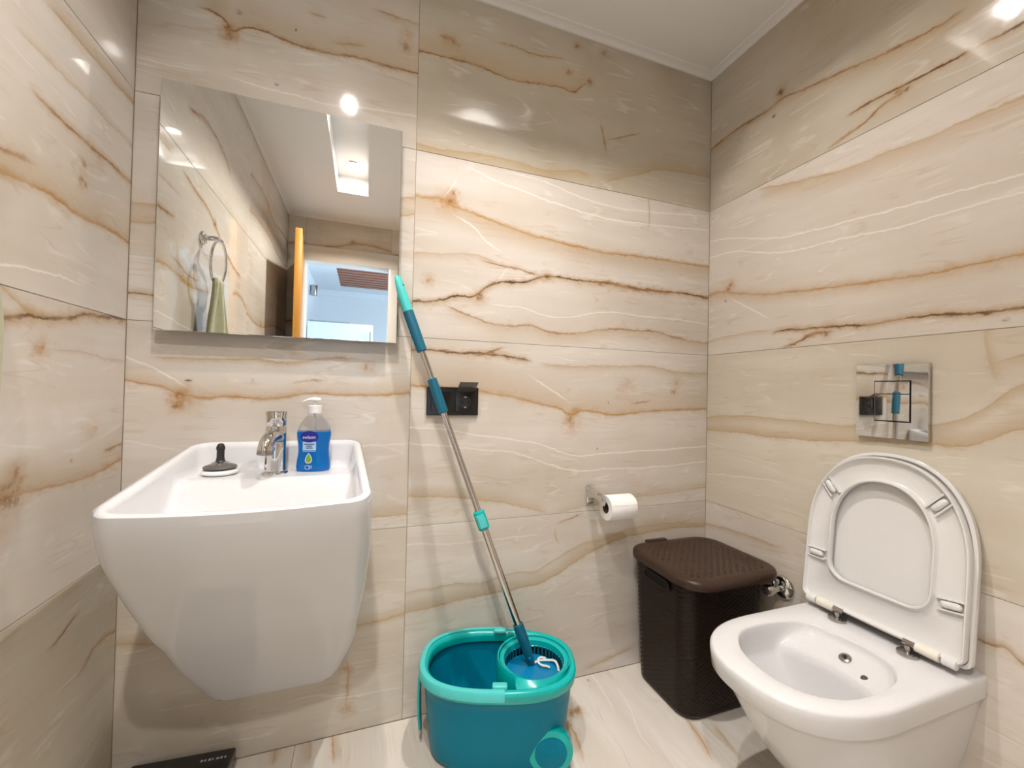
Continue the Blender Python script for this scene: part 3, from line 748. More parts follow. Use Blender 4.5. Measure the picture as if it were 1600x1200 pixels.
# ------------------------------------------------------------------ mirror
mr = thing('mirror', (-0.2143, YB, 1.174), 'frameless square wall mirror above the basin', 'mirror')
mk('glass', box(-0.516, 0.0875, 1.300, 1.305, 1.174, 1.826, 0.0012, 1), M['mirror'], mr, angle=0)
mk('backing', box(-0.45, -0.02, 1.305, YB - 0.0005, 1.24, 1.76), M['mirror_back'], mr, angle=0)

# ------------------------------------------------------------------ wash basin
BX = -0.2205
YF, YBK = 0.918, YB - 0.001
def zrim(y): return 0.802 + (0.880 - 0.802) * max(0, (y - 0.925)) / (1.335 - 0.925)
PROF = [(0.80, 0.925, .238), (.781, .930, .239), (.76, .938, .240), (.742, .948, .241), (.724, .958, .242), (.69, .978, .243), (.655, 1.003, .243), (.612, 1.036, .241), (.567, 1.070, .238), (.515, 1.112, .234), (.46, 1.153, .227), (.408, 1.196, .219), (.352, 1.238, .216), (.32, 1.259, .211), (.293, 1.276, .205), (.26, 1.293, .194), (.23, 1.307, .181), (.205, 1.317, .167), (.185, 1.324, .152), (.174, 1.330, .138)]
def bloop(hwf, hwb, yf, yb, rf, rb, bow, n=22, rx=None):
    """rounded trapezoid, counter-clockwise from the back-left; fixed point count"""
    P = []; rx = rf if rx is None else rx
    def arc(cx, cy, r, a0, a1, m=8, q=None):
        for k in range(m + 1):
            a = math.radians(lerp(a0, a1, k / m)); P.append((cx + (q or r) * math.cos(a), cy + r * math.sin(a)))
    def line(x0, y0, x1, y1, b=0.0):
        for k in range(1, n):
            t = k / n; P.append((lerp(x0, x1, t), lerp(y0, y1, t) - b * 4 * t * (1 - t)))
    arc(-hwb + rb, yb - rb, rb, 90, 180)
    line(-hwb, yb - rb, -hwf, yf + rf)
    arc(-hwf + rx, yf + rf, rf, 180, 270, 8, rx)
    line(-hwf + rx, yf, hwf - rx, yf, bow)
    arc(hwf - rx, yf + rf, rf, 270, 360, 8, rx)
    line(hwf, yf + rf, hwb, yb - rb)
    arc(hwb - rb, yb - rb, rb, 0, 90)
    line(hwb - rb, yb, -hwb + rb, yb)
    return [(BX + x, y) for x, y in P]
loops = []
for i, (z, yf, hw) in enumerate(reversed(PROF)):
    s = (z - PROF[-1][0]) / (0.80 - PROF[-1][0])
    hb_ = lerp(hw, min(hw, 0.213), s)
    dep = YBK - yf
    k1 = 4 * s * (1 - s)
    rf = min(lerp(0.030, 0.055, s ** 3), dep * 0.85)
    l = bloop(hw - 0.003 * k1, hb_ - 0.003 * k1, yf - 0.012 * s - 0.018 * k1, YBK, max(rf, .006), 0.003 * (1 - s) + 0.045 * s ** 3, 0.022 * s, 22, lerp(0.040, 0.055, s ** 3))
    k = smooth((s - 0.4) / 0.6)
    loops.append([Vector((x, y, z + (zrim(y) - 0.802) * k)) for x, y in l])
def rimloop(inset, dz):
    l = bloop(0.2385 - inset, 0.213 - inset, YF + inset, YBK - inset, max(0.055 - inset, .01), max(0.045 - inset, .02), 0.022)
    return [Vector((x, y, zrim(y) + dz)) for x, y in l]
loops.append(rimloop(-0.001, -0.022)); loops.append(rimloop(-0.002, -0.012)); loops.append(rimloop(0.001, -0.004)); loops.append(rimloop(0.006, 0.0)); loops.append(rimloop(0.013, 0.0005)); loops.append(rimloop(0.019, -0.004)); loops.append(rimloop(0.0225, -0.012))
ZDECK = 0.806
def zin(x, y):
    """height of the inner floor: tap deck at the back, bowl in front"""
    deck = smooth((y - 1.128) / 0.055)
    ex = (x - BX) / 0.20; ey = (y - 1.03) / 0.125
    bowl = 0.735 - 0.045 * max(0.0, 1 - ex * ex) * max(0.0, 1 - ey * ey)
    return lerp(bowl, ZDECK, deck)
base_in = rimloop(0.0225, 0)
def inner(inset, lift):
    l = bloop(0.2385 - inset, 0.213 - inset, YF + inset, YBK - inset, max(0.055 - inset * .5, .02), 0.035, 0.022 * (1 - inset))
    return [Vector((x, y, min(zin(x, y) + lift, zrim(y) - 0.013))) for x, y in l]
loops.append(inner(0.026, 0.020)); loops.append(inner(0.030, 0.008)); loops.append(inner(0.036, 0.002)); loops.append(inner(0.044, 0.0))
last = inner(0.044, 0.0)
cx, cy = BX, 1.10
for k in range(1, 44):
    s = 1 - k / 44
    loops.append([Vector((cx + (q.x - cx) * s, cy + (q.y - cy) * s, zin(cx + (q.x - cx) * s, cy + (q.y - cy) * s))) for q in last])
tag(mk('wash_basin', loft(loops, True, True), M['ceramic'], loc=(BX, YBK, 0.178), angle=50), 'white ceramic wall-hung basin with a deep tapering apron', 'basin')

# ------------------------------------------------------------------ tap
TX, TY, TZ = -0.2205, 1.245, ZDECK
tp = thing('basin_tap', (TX, TY, TZ), 'chrome single-lever mixer tap on the basin deck', 'tap')
mk('base_ring', lathe([(0.031, 0), (0.031, 0.003), (0.0285, 0.006), (0.026, 0.007)], (TX, TY, TZ), n=40), M['chrome'], tp)
mk('body', lathe([(0.0258, 0.006), (0.0255, 0.06), (0.0248, 0.122), (0.024, 0.124)], (TX, TY, TZ), n=40), M['chrome'], tp)
hd = mk('lever_handle', lathe([(0.0235, 0.1255), (0.0245, 0.127), (0.0245, 0.152), (0.0262, 0.158), (0.0266, 0.1615), (0.024, 0.164), (0.0, 0.165)], (TX, TY, TZ), n=40), M['chrome'], tp)
sp_pts = bez((TX, TY - 0.006, TZ + 0.094), (TX - 0.003, TY - 0.045, TZ + 0.104), (TX - 0.008, TY - 0.078, TZ + 0.098), (TX - 0.009, TY - 0.083, TZ + 0.066), 14)
mk('spout', tube(sp_pts, [lerp(0.0225, 0.0172, min(1, i / 9)) for i in range(15)], 24), M['chrome'], tp)
e0 = sp_pts[-1]; ed = (sp_pts[-1] - sp_pts[-2]).normalized()
mk('aerator', lathe([(0.0172, -0.004), (0.0172, 0.006), (0.013, 0.007), (0.012, 0.003)], e0, ed, 28), M['nickel'], tp)

# ------------------------------------------------------------------ basin plug lying on the deck
PX, PY = -0.348, 1.258
pg = thing('basin_plug', (PX, PY, ZDECK), 'basin plug lying upside down on the deck, dark stem pointing up', 'plug')
mk('ceramic_disc', lathe([(0.035, 0), (0.041, 0.004), (0.0415, 0.008), (0.038, 0.0125), (0.027, 0.014)], (PX, PY, ZDECK), n=40), M['white_plastic'], pg)
mk('rubber_seal', lathe([(0.027, 0.014), (0.0355, 0.0155), (0.0375, 0.019), (0.035, 0.022), (0.023, 0.026)], (PX, PY, ZDECK), n=40), M['rubber_grey'], pg)
mk('hub', lathe([(0.021, 0.0255), (0.0195, 0.030), (0.013, 0.033)], (PX, PY, ZDECK), n=32), M['nickel'], pg)
mk('stem', lathe([(0.013, 0.032), (0.0095, 0.036), (0.0095, 0.040), (0.0085, 0.042), (0.0085, 0.062), (0.0098, 0.064), (0.0098, 0.070), (0.006, 0.078), (0.001, 0.080)], (PX, PY, ZDECK), n=20), M['black_soft'], pg)

# ------------------------------------------------------------------ soap bottle
SX, SY, SZ = -0.130, 1.262, ZDECK
SROT = math.radians(-8)
sb = thing('soap_bottle', (SX, SY, SZ), 'clear pump bottle half full of blue hand soap', 'soap bottle')
BP = [(0.0, .040, .024), (.004, .0425, .0265), (.012, .0435, .0275), (.03, .0415, .0265), (.045, .0390, .0255), (.058, .0385, .025), (.072, .0395, .0255), (.09, .0425, .027), (.103, .0435, .0275), (.118, .0400, .0265), (.132, .0330, .024), (.144, .0240, .0195), (.152, .0175, .0165), (.160, .0165, .0160)]
def bottle(scale, z0, z1, off=0.0):
    zs = [q[0] for q in BP if z0 < q[0] < z1]; zs = [z0] + zs + [z1]
    ls = []
    for z in zs:
        a = table([(q[0], q[1]) for q in BP], z) * 1 - off; b = table([(q[0], q[2]) for q in BP], z) - off
        ls.append(superloop(SX, SY, a, b, 2.5, 40, SZ + z + (off if z == z0 else 0), SROT))
    return loft(ls)
mk('bottle', bottle(1, 0, 0.160), M['bottle'], sb)
mk('liquid', bottle(1, 0.0, 0.108, 0.0012), M['liquid'], sb)
mk('pump_collar', lathe([(0.0175, 0.157), (0.0185, 0.158), (0.0185, 0.178), (0.0165, 0.1795), (0.007, 0.180)], (SX, SY, SZ), n=32), M['white_plastic'], sb)
ph = MB(); ph.add(lathe([(0.0055, 0.179), (0.0055, 0.190)], (SX, SY, SZ), n=16))
dirv = Vector((math.cos(SROT + math.pi * 1.02), math.sin(SROT + math.pi * 1.02), 0)); nrm = Vector((-dirv.y, dirv.x, 0))
hp = []
for tt, w, th, dz in ((-0.017, .005, .003, .0), (-0.013, .0105, .006, .0015), (0, .0135, .0075, .002), (0.014, .0105, .006, .0012), (0.026, .007, .004, -.003), (0.031, .0055, .003, -.006)):
    c = Vector((SX, SY, SZ + 0.193 + dz)) + dirv * tt
    hp.append([c + nrm * w * math.cos(a) + Vector((0, 0, 1)) * th * (math.sin(a) if math.sin(a) > 0 else math.sin(a) * .6) for a in [2 * math.pi * k / 16 for k in range(16)]])
ph.add(loft(hp))
mk('pump_head', ph.vf, M['white_plastic'], sb)
mk('dip_tube', tube([(SX, SY, SZ + 0.158), (SX + .004, SY, SZ + 0.110)], 0.003, 10), M['white_plastic'], sb)
# printed label: flat prints wrapped on the front of the bottle
def onfront(px, pz, lift):
    """px: metres to the right on the front face, pz: height"""
    a = table([(q[0], q[1]) for q in BP], pz); b = table([(q[0], q[2]) for q in BP], pz)
    x = max(-a * .98, min(a * .98, px)); y = -b * (1 - abs(x / a) ** 2.5) ** (1 / 2.5) - lift
    return Vector((SX + x * math.cos(SROT) - y * math.sin(SROT), SY + x * math.sin(SROT) + y * math.cos(SROT), SZ + pz))
def print_poly(pts, lift):
    """filled outline, subdivided to follow the curve"""
    cx_ = sum(q[0] for q in pts) / len(pts); cz_ = sum(q[1] for q in pts) / len(pts)
    v = [onfront(cx_, cz_, lift)]; f = []; n = len(pts); R_ = 5
    for r in range(1, R_ + 1):
        for q in pts: v.append(onfront(lerp(cx_, q[0], r / R_), lerp(cz_, q[1], r / R_), lift))
    for k in range(n): f.append((0, 1 + k, 1 + (k + 1) % n))
    for r in range(R_ - 1):
        for k in range(n):
            a, b = 1 + r * n + k, 1 + r * n + (k + 1) % n
            f.append((a, a + n, b + n, b))
    return v, f
ell = lambda cx, cz, a, b, n=28: [(cx + a * math.cos(2 * math.pi * k / n), cz + b * math.sin(2 * math.pi * k / n)) for k in range(n)]
def rectp(x0, x1, z0, z1, n=6):
    return [(lerp(x0, x1, k / n), z0) for k in range(n)] + [(x1, lerp(z0, z1, k / n)) for k in range(n)] + [(lerp(x1, x0, k / n), z1) for k in range(n)] + [(x0, lerp(z1, z0, k / n)) for k in range(n)]
lb = mk('label', print_poly(ell(-0.006, 0.095, 0.0235, 0.0155), 0.0010), M['label_blue'], sb, label='navy oval label print')
mk('label_panel', print_poly(rectp(-0.0225, 0.0115, 0.058, 0.0815), 0.0007), M['label_pale'], lb)
mk('label_rule', print_poly(rectp(-0.0225, 0.0115, 0.0545, 0.0555), 0.0007), M['label_pale'], lb)
drop = [(-0.0065 + 0.0075 * math.sin(a) * (1 - 0.45 * math.cos(a)) ** 1.0 * 0.85, 0.037 - 0.0005 + 0.0115 * -math.cos(a) * -1) for a in [2 * math.pi * k / 28 for k in range(28)]]
mk('label_drop_edge', print_poly([(-0.0065 + (x + 0.0065) * 1.25, 0.0365 + (z - 0.0365) * 1.18) for x, z in drop], 0.0007), M['label_white'], lb)
mk('label_drop', print_poly(drop, 0.0010), M['label_green'], lb)
def text_mesh(body, size):
    cu = bpy.data.curves.new('lettering', 'FONT'); cu.body = body; cu.size = size; cu.align_x = 'CENTER'; cu.align_y = 'CENTER'; cu.resolution_u = 3
    o = bpy.data.objects.new('lettering', cu); COL.objects.link(o)
    me = bpy.data.meshes.new_from_object(o.evaluated_get(bpy.context.evaluated_depsgraph_get()))
    v = [q.co.copy() for q in me.vertices]; f = [tuple(p.vertices) for p in me.polygons]
    bpy.data.objects.remove(o); bpy.data.curves.remove(cu); bpy.data.meshes.remove(me)
    return v, f
def lettering(name, body, size, cx_, cz_, mat, lift):
    v, f = text_mesh(body, size)
    mk(name, ([onfront(cx_ + q.x, cz_ + q.y, lift) for q in v], f), mat, lb, angle=0)
lettering('brand_lettering', 'swlann', 0.0125, -0.006, 0.0935, M['label_white'], 0.0014)
for k, (tx_, s_) in enumerate((('ANTIBAC', .0055), ('SOAP', .005), ('HAND', .004))):
    w_ = (0.026, 0.014, 0.018)[k] / 2; z_ = (0.0745, 0.0695, 0.0645)[k]
    mk('label_line', print_poly(rectp(-0.0055 - w_, -0.0055 + w_, z_ - .0011, z_ + .0011), 0.0012), M['label_ink'], lb)
def ringp(cx_, cz_, a, b, w, lift, n=32):
    v = []; f = []
    for k in range(n):
        t = 2 * math.pi * k / n
        v.append(onfront(cx_ + a * math.cos(t), cz_ + b * math.sin(t), lift)); v.append(onfront(cx_ + (a - w) * math.cos(t), cz_ + (b - w) * math.sin(t), lift))
    for k in range(n):
        a_, b_ = 2 * k, 2 * ((k + 1) % n); f.append((a_, b_, b_ + 1, a_ + 1))
    return v, f
mk('cloud_mark', ringp(-0.0085, 0.0125, 0.0068, 0.0058, 0.0011, 0.0009), M['label_white'], lb)
mk('cloud_mark', ringp(-0.0008, 0.0135, 0.0040, 0.0036, 0.0009, 0.0009), M['label_white'], lb)

# ------------------------------------------------------------------ double black socket
yw = YB
so = thing('socket_plate', (0.272, yw, 0.998), 'black double wall socket plate with its flap raised, behind the mop', 'socket')
x0, x1, z0, z1 = 0.185, 0.355, 0.952, 1.044
mk('plate', box(x0, x1, yw - 0.010, yw - 0.0002, z0, z1, 0.002), M['black'], so)
mk('blank_insert', box(0.198, 0.262, yw - 0.0125, yw - 0.009, 0.966, 1.030, 0.0015), M['black'], so)
si = mk('socket_insert', box(0.278, 0.342, yw - 0.0125, yw - 0.009, 0.966, 1.030, 0.0015), M['black'], so)
mk('socket_well', lathe([(0.0205, 0.0), (0.0205, 0.0008), (0.0185, 0.0012), (0.018, -0.0002), (0.0, -0.0004)], (0.310, yw - 0.0126, 0.996), (0, -1, 0), 36, True, False), M['black_soft'], si)
for dx in (-0.0095, 0.0095):
    mk('pin_hole', lathe([(0.0028, 0), (0.0028, 0.0012), (0.0018, 0.0013)], (0.310 + dx, yw - 0.0126, 0.996), (0, -1, 0), 14), M['void'], si)
for dz in (-0.0165, 0.0165):
    mk('earth_clip', box(0.307, 0.313, yw - 0.0148, yw - 0.0125, 0.996 + dz - .002, 0.996 + dz + .002, 0.0006), M['chrome'], si)
fl_ = MB(); fl_.add(box(-0.030, 0.030, -0.0012, 0.0012, 0, 0.056, 0.0008), Matrix.Translation((0.311, yw - 0.013, 1.031)) @ Matrix.Rotation(math.radians(58), 4, 'X'))
mk('flap_lid', fl_.vf, M['smoke'], so, label='smoked translucent flap')

# ------------------------------------------------------------------ toilet roll holder and roll
th = thing('roll_holder', (0.786, yw, 0.662), 'chrome wall bracket holding the toilet roll', 'roll holder')
mk('wall_plate', box(0.772, 0.802, yw - 0.010, yw - 0.0003, 0.630, 0.694, 0.004, 3), M['chrome'], th)
arm = bez((0.787, yw - 0.006, 0.668), (0.787, yw - 0.045, 0.676), (0.794, yw - 0.080, 0.674), (0.796, yw - 0.080, 0.640), 12)
am = []
for i, q in enumerate(arm):
    d = (arm[min(i + 1, 12)] - arm[max(i - 1, 0)]).normalized(); s_ = Vector((1, 0, 0)); n_ = s_.cross(d).normalized()
    w_ = lerp(0.0150, 0.0085, i / 12); h_ = lerp(0.0205, 0.008, (i / 12) ** .8)
    am.append([q + s_ * w_ * math.copysign(abs(math.cos(a)) ** .6, math.cos(a)) + n_ * h_ * math.copysign(abs(math.sin(a)) ** .6, math.sin(a)) for a in [2 * math.pi * k / 16 for k in range(16)]])
mk('arm', loft(am), M['chrome'], th)
RYC, RZC = yw - 0.079, 0.6315
mk('spindle', tube([(0.795, RYC - 0.001, 0.646), (0.805, RYC, 0.645), (0.922, RYC, 0.645), (0.928, RYC, 0.645)], [0.0055, 0.0055, 0.0055, 0.007], 14), M['chrome'], th)
ro = thing('toilet_roll', (0.859, RYC, RZC - 0.044), 'white toilet paper roll on the chrome holder', 'toilet paper')
mk('paper', lathe([(0.0200, 0.0), (0.0425, 0.0), (0.0435, 0.0015), (0.0435, 0.1025), (0.0425, 0.104), (0.0200, 0.104), (0.0200, 0.0)], (0.807, RYC, RZC), (1, 0, 0), 48, False, False), M['paper'], ro, angle=50)
mk('core', lathe([(0.0199, 0.001), (0.0188, 0.001), (0.0188, 0.103), (0.0199, 0.103)], (0.807, RYC, RZC), (1, 0, 0), 36, False, False), M['card'], ro)
fs = []
for k in range(7):
    a = math.radians(160 - k * 5); fs.append([Vector((x, RYC + 0.0444 * math.cos(a) * 1.0, RZC + 0.0444 * math.sin(a))) for x in (0.8075, 0.9105)])
vv = [q for l in fs for q in l] + [Vector((q.x, RYC + (q.y - RYC) * .985, RZC + (q.z - RZC) * .985)) for l in fs for q in l]; ff = [(2 * k, 2 * k + 1, 2 * k + 3, 2 * k + 2) for k in range(6)] + [(14 + 2 * k, 14 + 2 * k + 2, 14 + 2 * k + 3, 14 + 2 * k + 1) for k in range(6)] + [(0, 14, 15, 1), (12, 13, 27, 26)] + [(2 * k, 2 * k + 2, 16 + 2 * k, 14 + 2 * k) for k in range(6)] + [(2 * k + 1, 15 + 2 * k, 17 + 2 * k, 2 * k + 3) for k in range(6)]
mk('loose_end', (vv, ff), M['paper'], ro)

# ------------------------------------------------------------------ flush plate
fp = thing('flush_plate', (XR, 0.70, 0.93), 'polished chrome flush plate above the toilet', 'flush plate')
fx = XR - 0.013
fr = MB()                                            # plate with a square opening
yo0, yo1, zo0, zo1 = 0.656, 0.738, 0.976, 1.086
for (a, b, c, d) in ((0.622, yo0, 0.932, 1.130), (yo1, 0.782, 0.932, 1.130), (yo0, yo1, 0.932, zo0), (yo0, yo1, zo1, 1.130)):
    fr.add(box(fx, XR - 0.0005, a, b, c, d))
mk('plate', fr.vf, M['chrome'], fp, angle=0)
mk('opening', box(XR - 0.004, XR - 0.0006, yo0, yo1, zo0, zo1), M['void'], fp, angle=0)
mk('small_button', box(fx - 0.0035, XR - 0.004, yo0 + .0025, yo1 - .0025, 1.0505, zo1 - .0025, 0.0012), M['chrome'], fp, angle=12)
mk('large_button', box(fx - 0.0035, XR - 0.004, yo0 + .0025, yo1 - .0025, zo0 + .0025, 1.0495, 0.0012), M['chrome'], fp, angle=12)

# ------------------------------------------------------------------ angle valve
av = thing('angle_valve', (XR, 1.0, 0.40), 'chrome angle valve on the wall between bin and toilet', 'valve')
mk('rosette', lathe([(0.0385, 0), (0.0385, 0.003), (0.034, 0.010), (0.022, 0.017), (0.013, 0.019)], (XR - 0.0003, 1.0, 0.40), (-1, 0, 0), 40), M['chrome'], av)
mk('body', lathe([(0.011, 0.014), (0.011, 0.050), (0.0135, 0.052), (0.0135, 0.062)], (XR, 1.0, 0.40), (-1, 0, 0), 28), M['chrome'], av)
mk('knob', lathe([(0.013, 0.061), (0.0175, 0.064), (0.0175, 0.078), (0.014, 0.083), (0.004, 0.084)], (XR, 1.0, 0.40), (-1, 0, 0), 12), M['chrome'], av, angle=20)
mk('outlet', lathe([(0.009, 0.0), (0.009, 0.015), (0.0125, 0.016), (0.0125, 0.026), (0.010, 0.027)], (XR - 0.042, 1.0, 0.405), (0, 0.0, 1), 20), M['chrome'], av)

# ------------------------------------------------------------------ black box on the floor
bxm = thing('bathroom_scale', (-0.43, 1.21, 0), 'flat glossy black bathroom scale on the floor below the basin', 'scale')
br = Matrix.Translation((-0.43, 1.205, 0)) @ Matrix.Rotation(math.radians(-4), 4, 'Z')
mk('platform', MB().add(box(-0.118, 0.118, -0.115, 0.115, 0.020, 0.058, 0.006, 3), br).vf, M['black'], bxm)
for sx in (-1, 1):
    for sy in (-1, 1):
        mk('foot', MB().add(lathe([(0.014, 0), (0.016, 0.004), (0.016, 0.022)], (sx * 0.09, sy * 0.09, 0), n=20), br).vf, M['black_soft'], bxm)
mm = MB()
for k, w_ in enumerate((.006, .004, .006, .003, .006, .005, .004)):
    mm.add(box(0.045 + k * 0.009, 0.045 + k * 0.009 + w_, 0.082, 0.088, 0.0576, 0.0584), br)
mk('silver_print', mm.vf, M['silver_print'], bxm, angle=0)

# ------------------------------------------------------------------ toilet
TC = 0.702
to = thing('toilet', (XR, TC, 0.07), 'white wall-hung toilet with lid and seat raised against the wall', 'toilet')
def tl(xf, hw, e=2.5, n=72, z=0.0, xs=1.06, hwb=None):
    """D-shaped loop: round front at x = xf, flat back at the wall; starts at the wall"""
    hwb = hw if hwb is None else hwb
    pts = []
    ns, nf = 8, 48
    for k in range(ns): t = k / ns; pts.append((lerp(XR - 0.0008, xs, t), lerp(hwb, hw, smooth(t))))
    for k in range(nf + 1):
        a = math.pi / 2 + math.pi * k / nf
        c, s = math.cos(a), math.sin(a)
        pts.append((xs + (xs - xf) * -abs(c) ** (2 / e), hw * math.copysign(abs(s) ** (2 / e), s)))
    for k in range(1, ns + 1): t = k / ns; pts.append((lerp(xs, XR - 0.0008, t), -lerp(hw, hwb, smooth(1 - (t)) if False else 1 - smooth(1 - t) if False else smooth(t))))
    for k in range(1, 7): pts.append((XR - 0.0008, -hwb + 2 * hwb * k / 7))
    return [Vector((x, TC + y, z)) for x, y in pts]
OUT = [(0.070, 1.10, .085, 1.20), (0.075, 1.06, .100, 1.18), (0.10, 1.015, .115, 1.16), (0.15, .965, .128, 1.14), (0.20, .925, .141, 1.12), (0.26, .885, .153, 1.10), (0.31, .855, .162, 1.08), (0.345, .832, .169, 1.06), (0.362, .818, .1735, 1.05), (0.366, .806, .1775, 1.045), (0.372, .800, .1795, 1.045), (0.40, .797, .1815, 1.045), (0.413, .797, .1815, 1.045), (0.418, .800, .179, 1.045), (0.420, .806, .174, 1.045)]
tlo = [tl(xf, hw, 2.45, z=z, xs=xs) for z, xf, hw, xs in OUT]
# opening in the rim, then the bowl
OPN = [(0.914, 0.806), (0.945, 0.825), (0.985, 0.834), (1.054, 0.834), (1.122, 0.821), (1.159, 0.797), (1.174, 0.76), (1.185, 0.714), (1.187, 0.665), (1.172, 0.617), (1.132, 0.582), (1.085, 0.567), (1.022, 0.562), (0.960, 0.567), (0.919, 0.582), (0.882, 0.611), (0.861, 0.658), (0.860, 0.70), (0.866, 0.735), (0.882, 0.772)]
def smooth_closed(pts, n):
    m = len(pts); r = []
    for i in range(n):
        t = i / n * m; k = int(t); f = t - k
        p0, p1, p2, p3 = [Vector(pts[(k + j) % m]) for j in (-1, 0, 1, 2)]
        r.append(0.5 * ((2 * p1) + (p2 - p0) * f + (2 * p0 - 5 * p1 + 4 * p2 - p3) * f * f + (3 * p1 - p0 - 3 * p2 + p3) * f ** 3))
    return r
nn = len(tlo[0])
oc = Vector((1.03, 0.70))
raw = smooth_closed(OPN, 400)
def at_angle(a):
    best = min(raw, key=lambda q: abs((math.atan2(q.y - oc.y, q.x - oc.x) - a + math.pi) % (2 * math.pi) - math.pi))
    return best
opn = []
for q in tlo[-1]:
    a = math.atan2(q.y - oc.y, q.x - oc.x); opn.append(at_angle(a))
def opl(s, z, ox=0.0, zb=None, bx=0.0):
    r = []
    for q in opn:
        x, y = oc.x + ox + (q.x - oc.x) * s, oc.y + (q.y - oc.y) * s
        b = smooth((q.x - 1.06) / 0.11)
        x -= bx * b
        r.append(Vector((x, y, z if zb is None else lerp(z, zb, b))))
    return r
mid = [Vector((lerp(a.x, b.x, .5), lerp(a.y, b.y, .5), 0.4203)) for a, b in zip(tlo[-1], opl(1, 0))]
tlo.append(mid)
tlo += [opl(1.01, 0.4200), opl(0.992, 0.4185), opl(0.98, 0.413), opl(0.972, 0.400, 0, 0.404), opl(0.965, 0.380, 0, 0.396, 0.008), opl(0.958, 0.368, 0, 0.388, 0.022), opl(0.950, 0.360, 0, 0.379, 0.040), opl(0.942, 0.352, 0, 0.371, 0.055), opl(0.93, 0.344, 0, 0.364, 0.060), opl(0.90, 0.336, -0.002, 0.345, 0.058), opl(0.86, 0.325, -0.006, 0.325, 0.048), opl(0.74, 0.295, -0.012, 0.290, 0.03), opl(0.58, 0.255, -0.01, 0.25, 0.01), opl(0.40, 0.215, 0.01, 0.205), opl(0.24, 0.19, 0.02, 0.18), opl(0.1, 0.175, 0.02, 0.17)]
mk('bowl', loft(tlo, True, True), M['ceramic'], to, angle=50)
nz = mk('bidet_nozzle', lathe([(0.0135, -0.006), (0.0135, 0.0015), (0.011, 0.0035), (0.006, 0.0035), (0.005, 0.001)], (1.150, 0.700, 0.3855), (-0.45, 0, 0.89), 28), M['nickel'], to)
mk('nozzle_hole', lathe([(0.0032, 0.0), (0.0032, 0.0018), (0.001, 0.002)], Vector((1.150, 0.700, 0.3855)) + Vector((-0.45, 0, 0.89)) * 0.001, (-0.45, 0, 0.89), 14), M['void'], nz)
mk('flush_hole', lathe([(0.0075, -0.004), (0.0075, 0.0006), (0.005, 0.0008)], (1.128, 0.645, 0.3755), (-0.55, 0, 0.83), 20), M['hole_grey'], to)
# raised seat and lid: local frame hinge (y axis), s = distance up along the leaning plane
HX, HZ_ = 1.262, 0.443
tilt = math.radians(6.5)
upv = Vector((math.sin(tilt), 0, math.cos(tilt))); outv = Vector((-math.cos(tilt), 0, math.sin(tilt)))
def sp3(y, s, d): return Vector((HX, TC + 0.004 + y, HZ_)) + upv * s + outv * d
def dshape(hw, s0, s1, rb, e=2.3, n=40, arch=0.245):
    """lid outline in (y, s): flat bottom at s0, rounded corners, arch ending at s1"""
    P = []
    for k in range(7): a = math.radians(180 + 90 * k / 6); P.append((-hw + rb + rb * math.cos(a), s0 + rb + rb * math.sin(a)))
    for k in range(1, 8): P.append((lerp(-hw + rb, hw - rb, k / 8), s0))
    for k in range(7): a = math.radians(270 + 90 * k / 6); P.append((hw - rb + rb * math.cos(a), s0 + rb + rb * math.sin(a)))
    sa = s1 - arch
    for k in range(1, 6): P.append((hw, lerp(s0 + rb, sa, k / 6)))
    for k in range(n + 1):
        a = math.pi * k / n; c, s = math.cos(a), math.sin(a)
        P.append((hw * math.copysign(abs(c) ** (2 / e), c), sa + arch * abs(s) ** (2 / e)))
    for k in range(1, 6): P.append((-hw, lerp(sa, s0 + rb, k / 6)))
    return P
def lay(P, d, sc=0.0):
    cy_ = 0.0; cs = 0.2
    r = []
    for y, s in P:
        L_ = math.hypot(y, s - cs); k = (L_ - sc) / L_
        r.append(sp3(y * k, cs + (s - cs) * k, d))
    return r
LO = dshape(0.1835, -0.005, 0.452, 0.018)
lidm = mk('lid', loft([lay(LO, -0.034, 0.012), lay(LO, -0.0335, 0.006), lay(LO, -0.030, 0.001), lay(LO, -0.024, 0.0), lay(LO, -0.014, 0.0), lay(LO, -0.0125, 0.002), lay(LO, -0.0125, 0.008), lay(LO, -0.0175, 0.012), lay(LO, -0.0195, 0.020), lay(LO, -0.0195, 0.06)], True, True), M['seat'], to, angle=50)
SO = dshape(0.1785, 0.004, 0.440, 0.016)
SIp = dshape(0.112, 0.088, 0.372, 0.045, 2.2, 40, 0.150)
def lerpl(A, B, t): return [a.lerp(b, t) for a, b in zip(A, B)]
def sil(d, sc=0.0):
    cs = 0.23; r = []
    for y, s in SIp:
        L_ = math.hypot(y, s - cs); k = (L_ + sc) / L_; r.append(sp3(y * k, cs + (s - cs) * k, d))
    return r
so_, si_ = lambda d, sc=0: lay(SO, d, sc), sil
seat_l = [so_(-0.0115, .004), so_(-0.010, .001), so_(-0.002, 0), so_(0.0065, 0.0), so_(0.0085, .0015), so_(0.0085, .0045), so_(0.006, .0065), so_(0.001, .0085), so_(-0.002, .014), lerpl(so_(-0.003, 0), si_(-0.003), .45), si_(-0.002, 0.012), si_(0.001, .0085), si_(0.006, .0065), si_(0.0085, .0045), si_(0.0085, .0015), si_(0.0065, 0), si_(-0.006, 0), si_(-0.011, .003), so_(-0.0115, .004)]
st = mk('seat', loft(seat_l, False, False), M['seat'], to, angle=50)
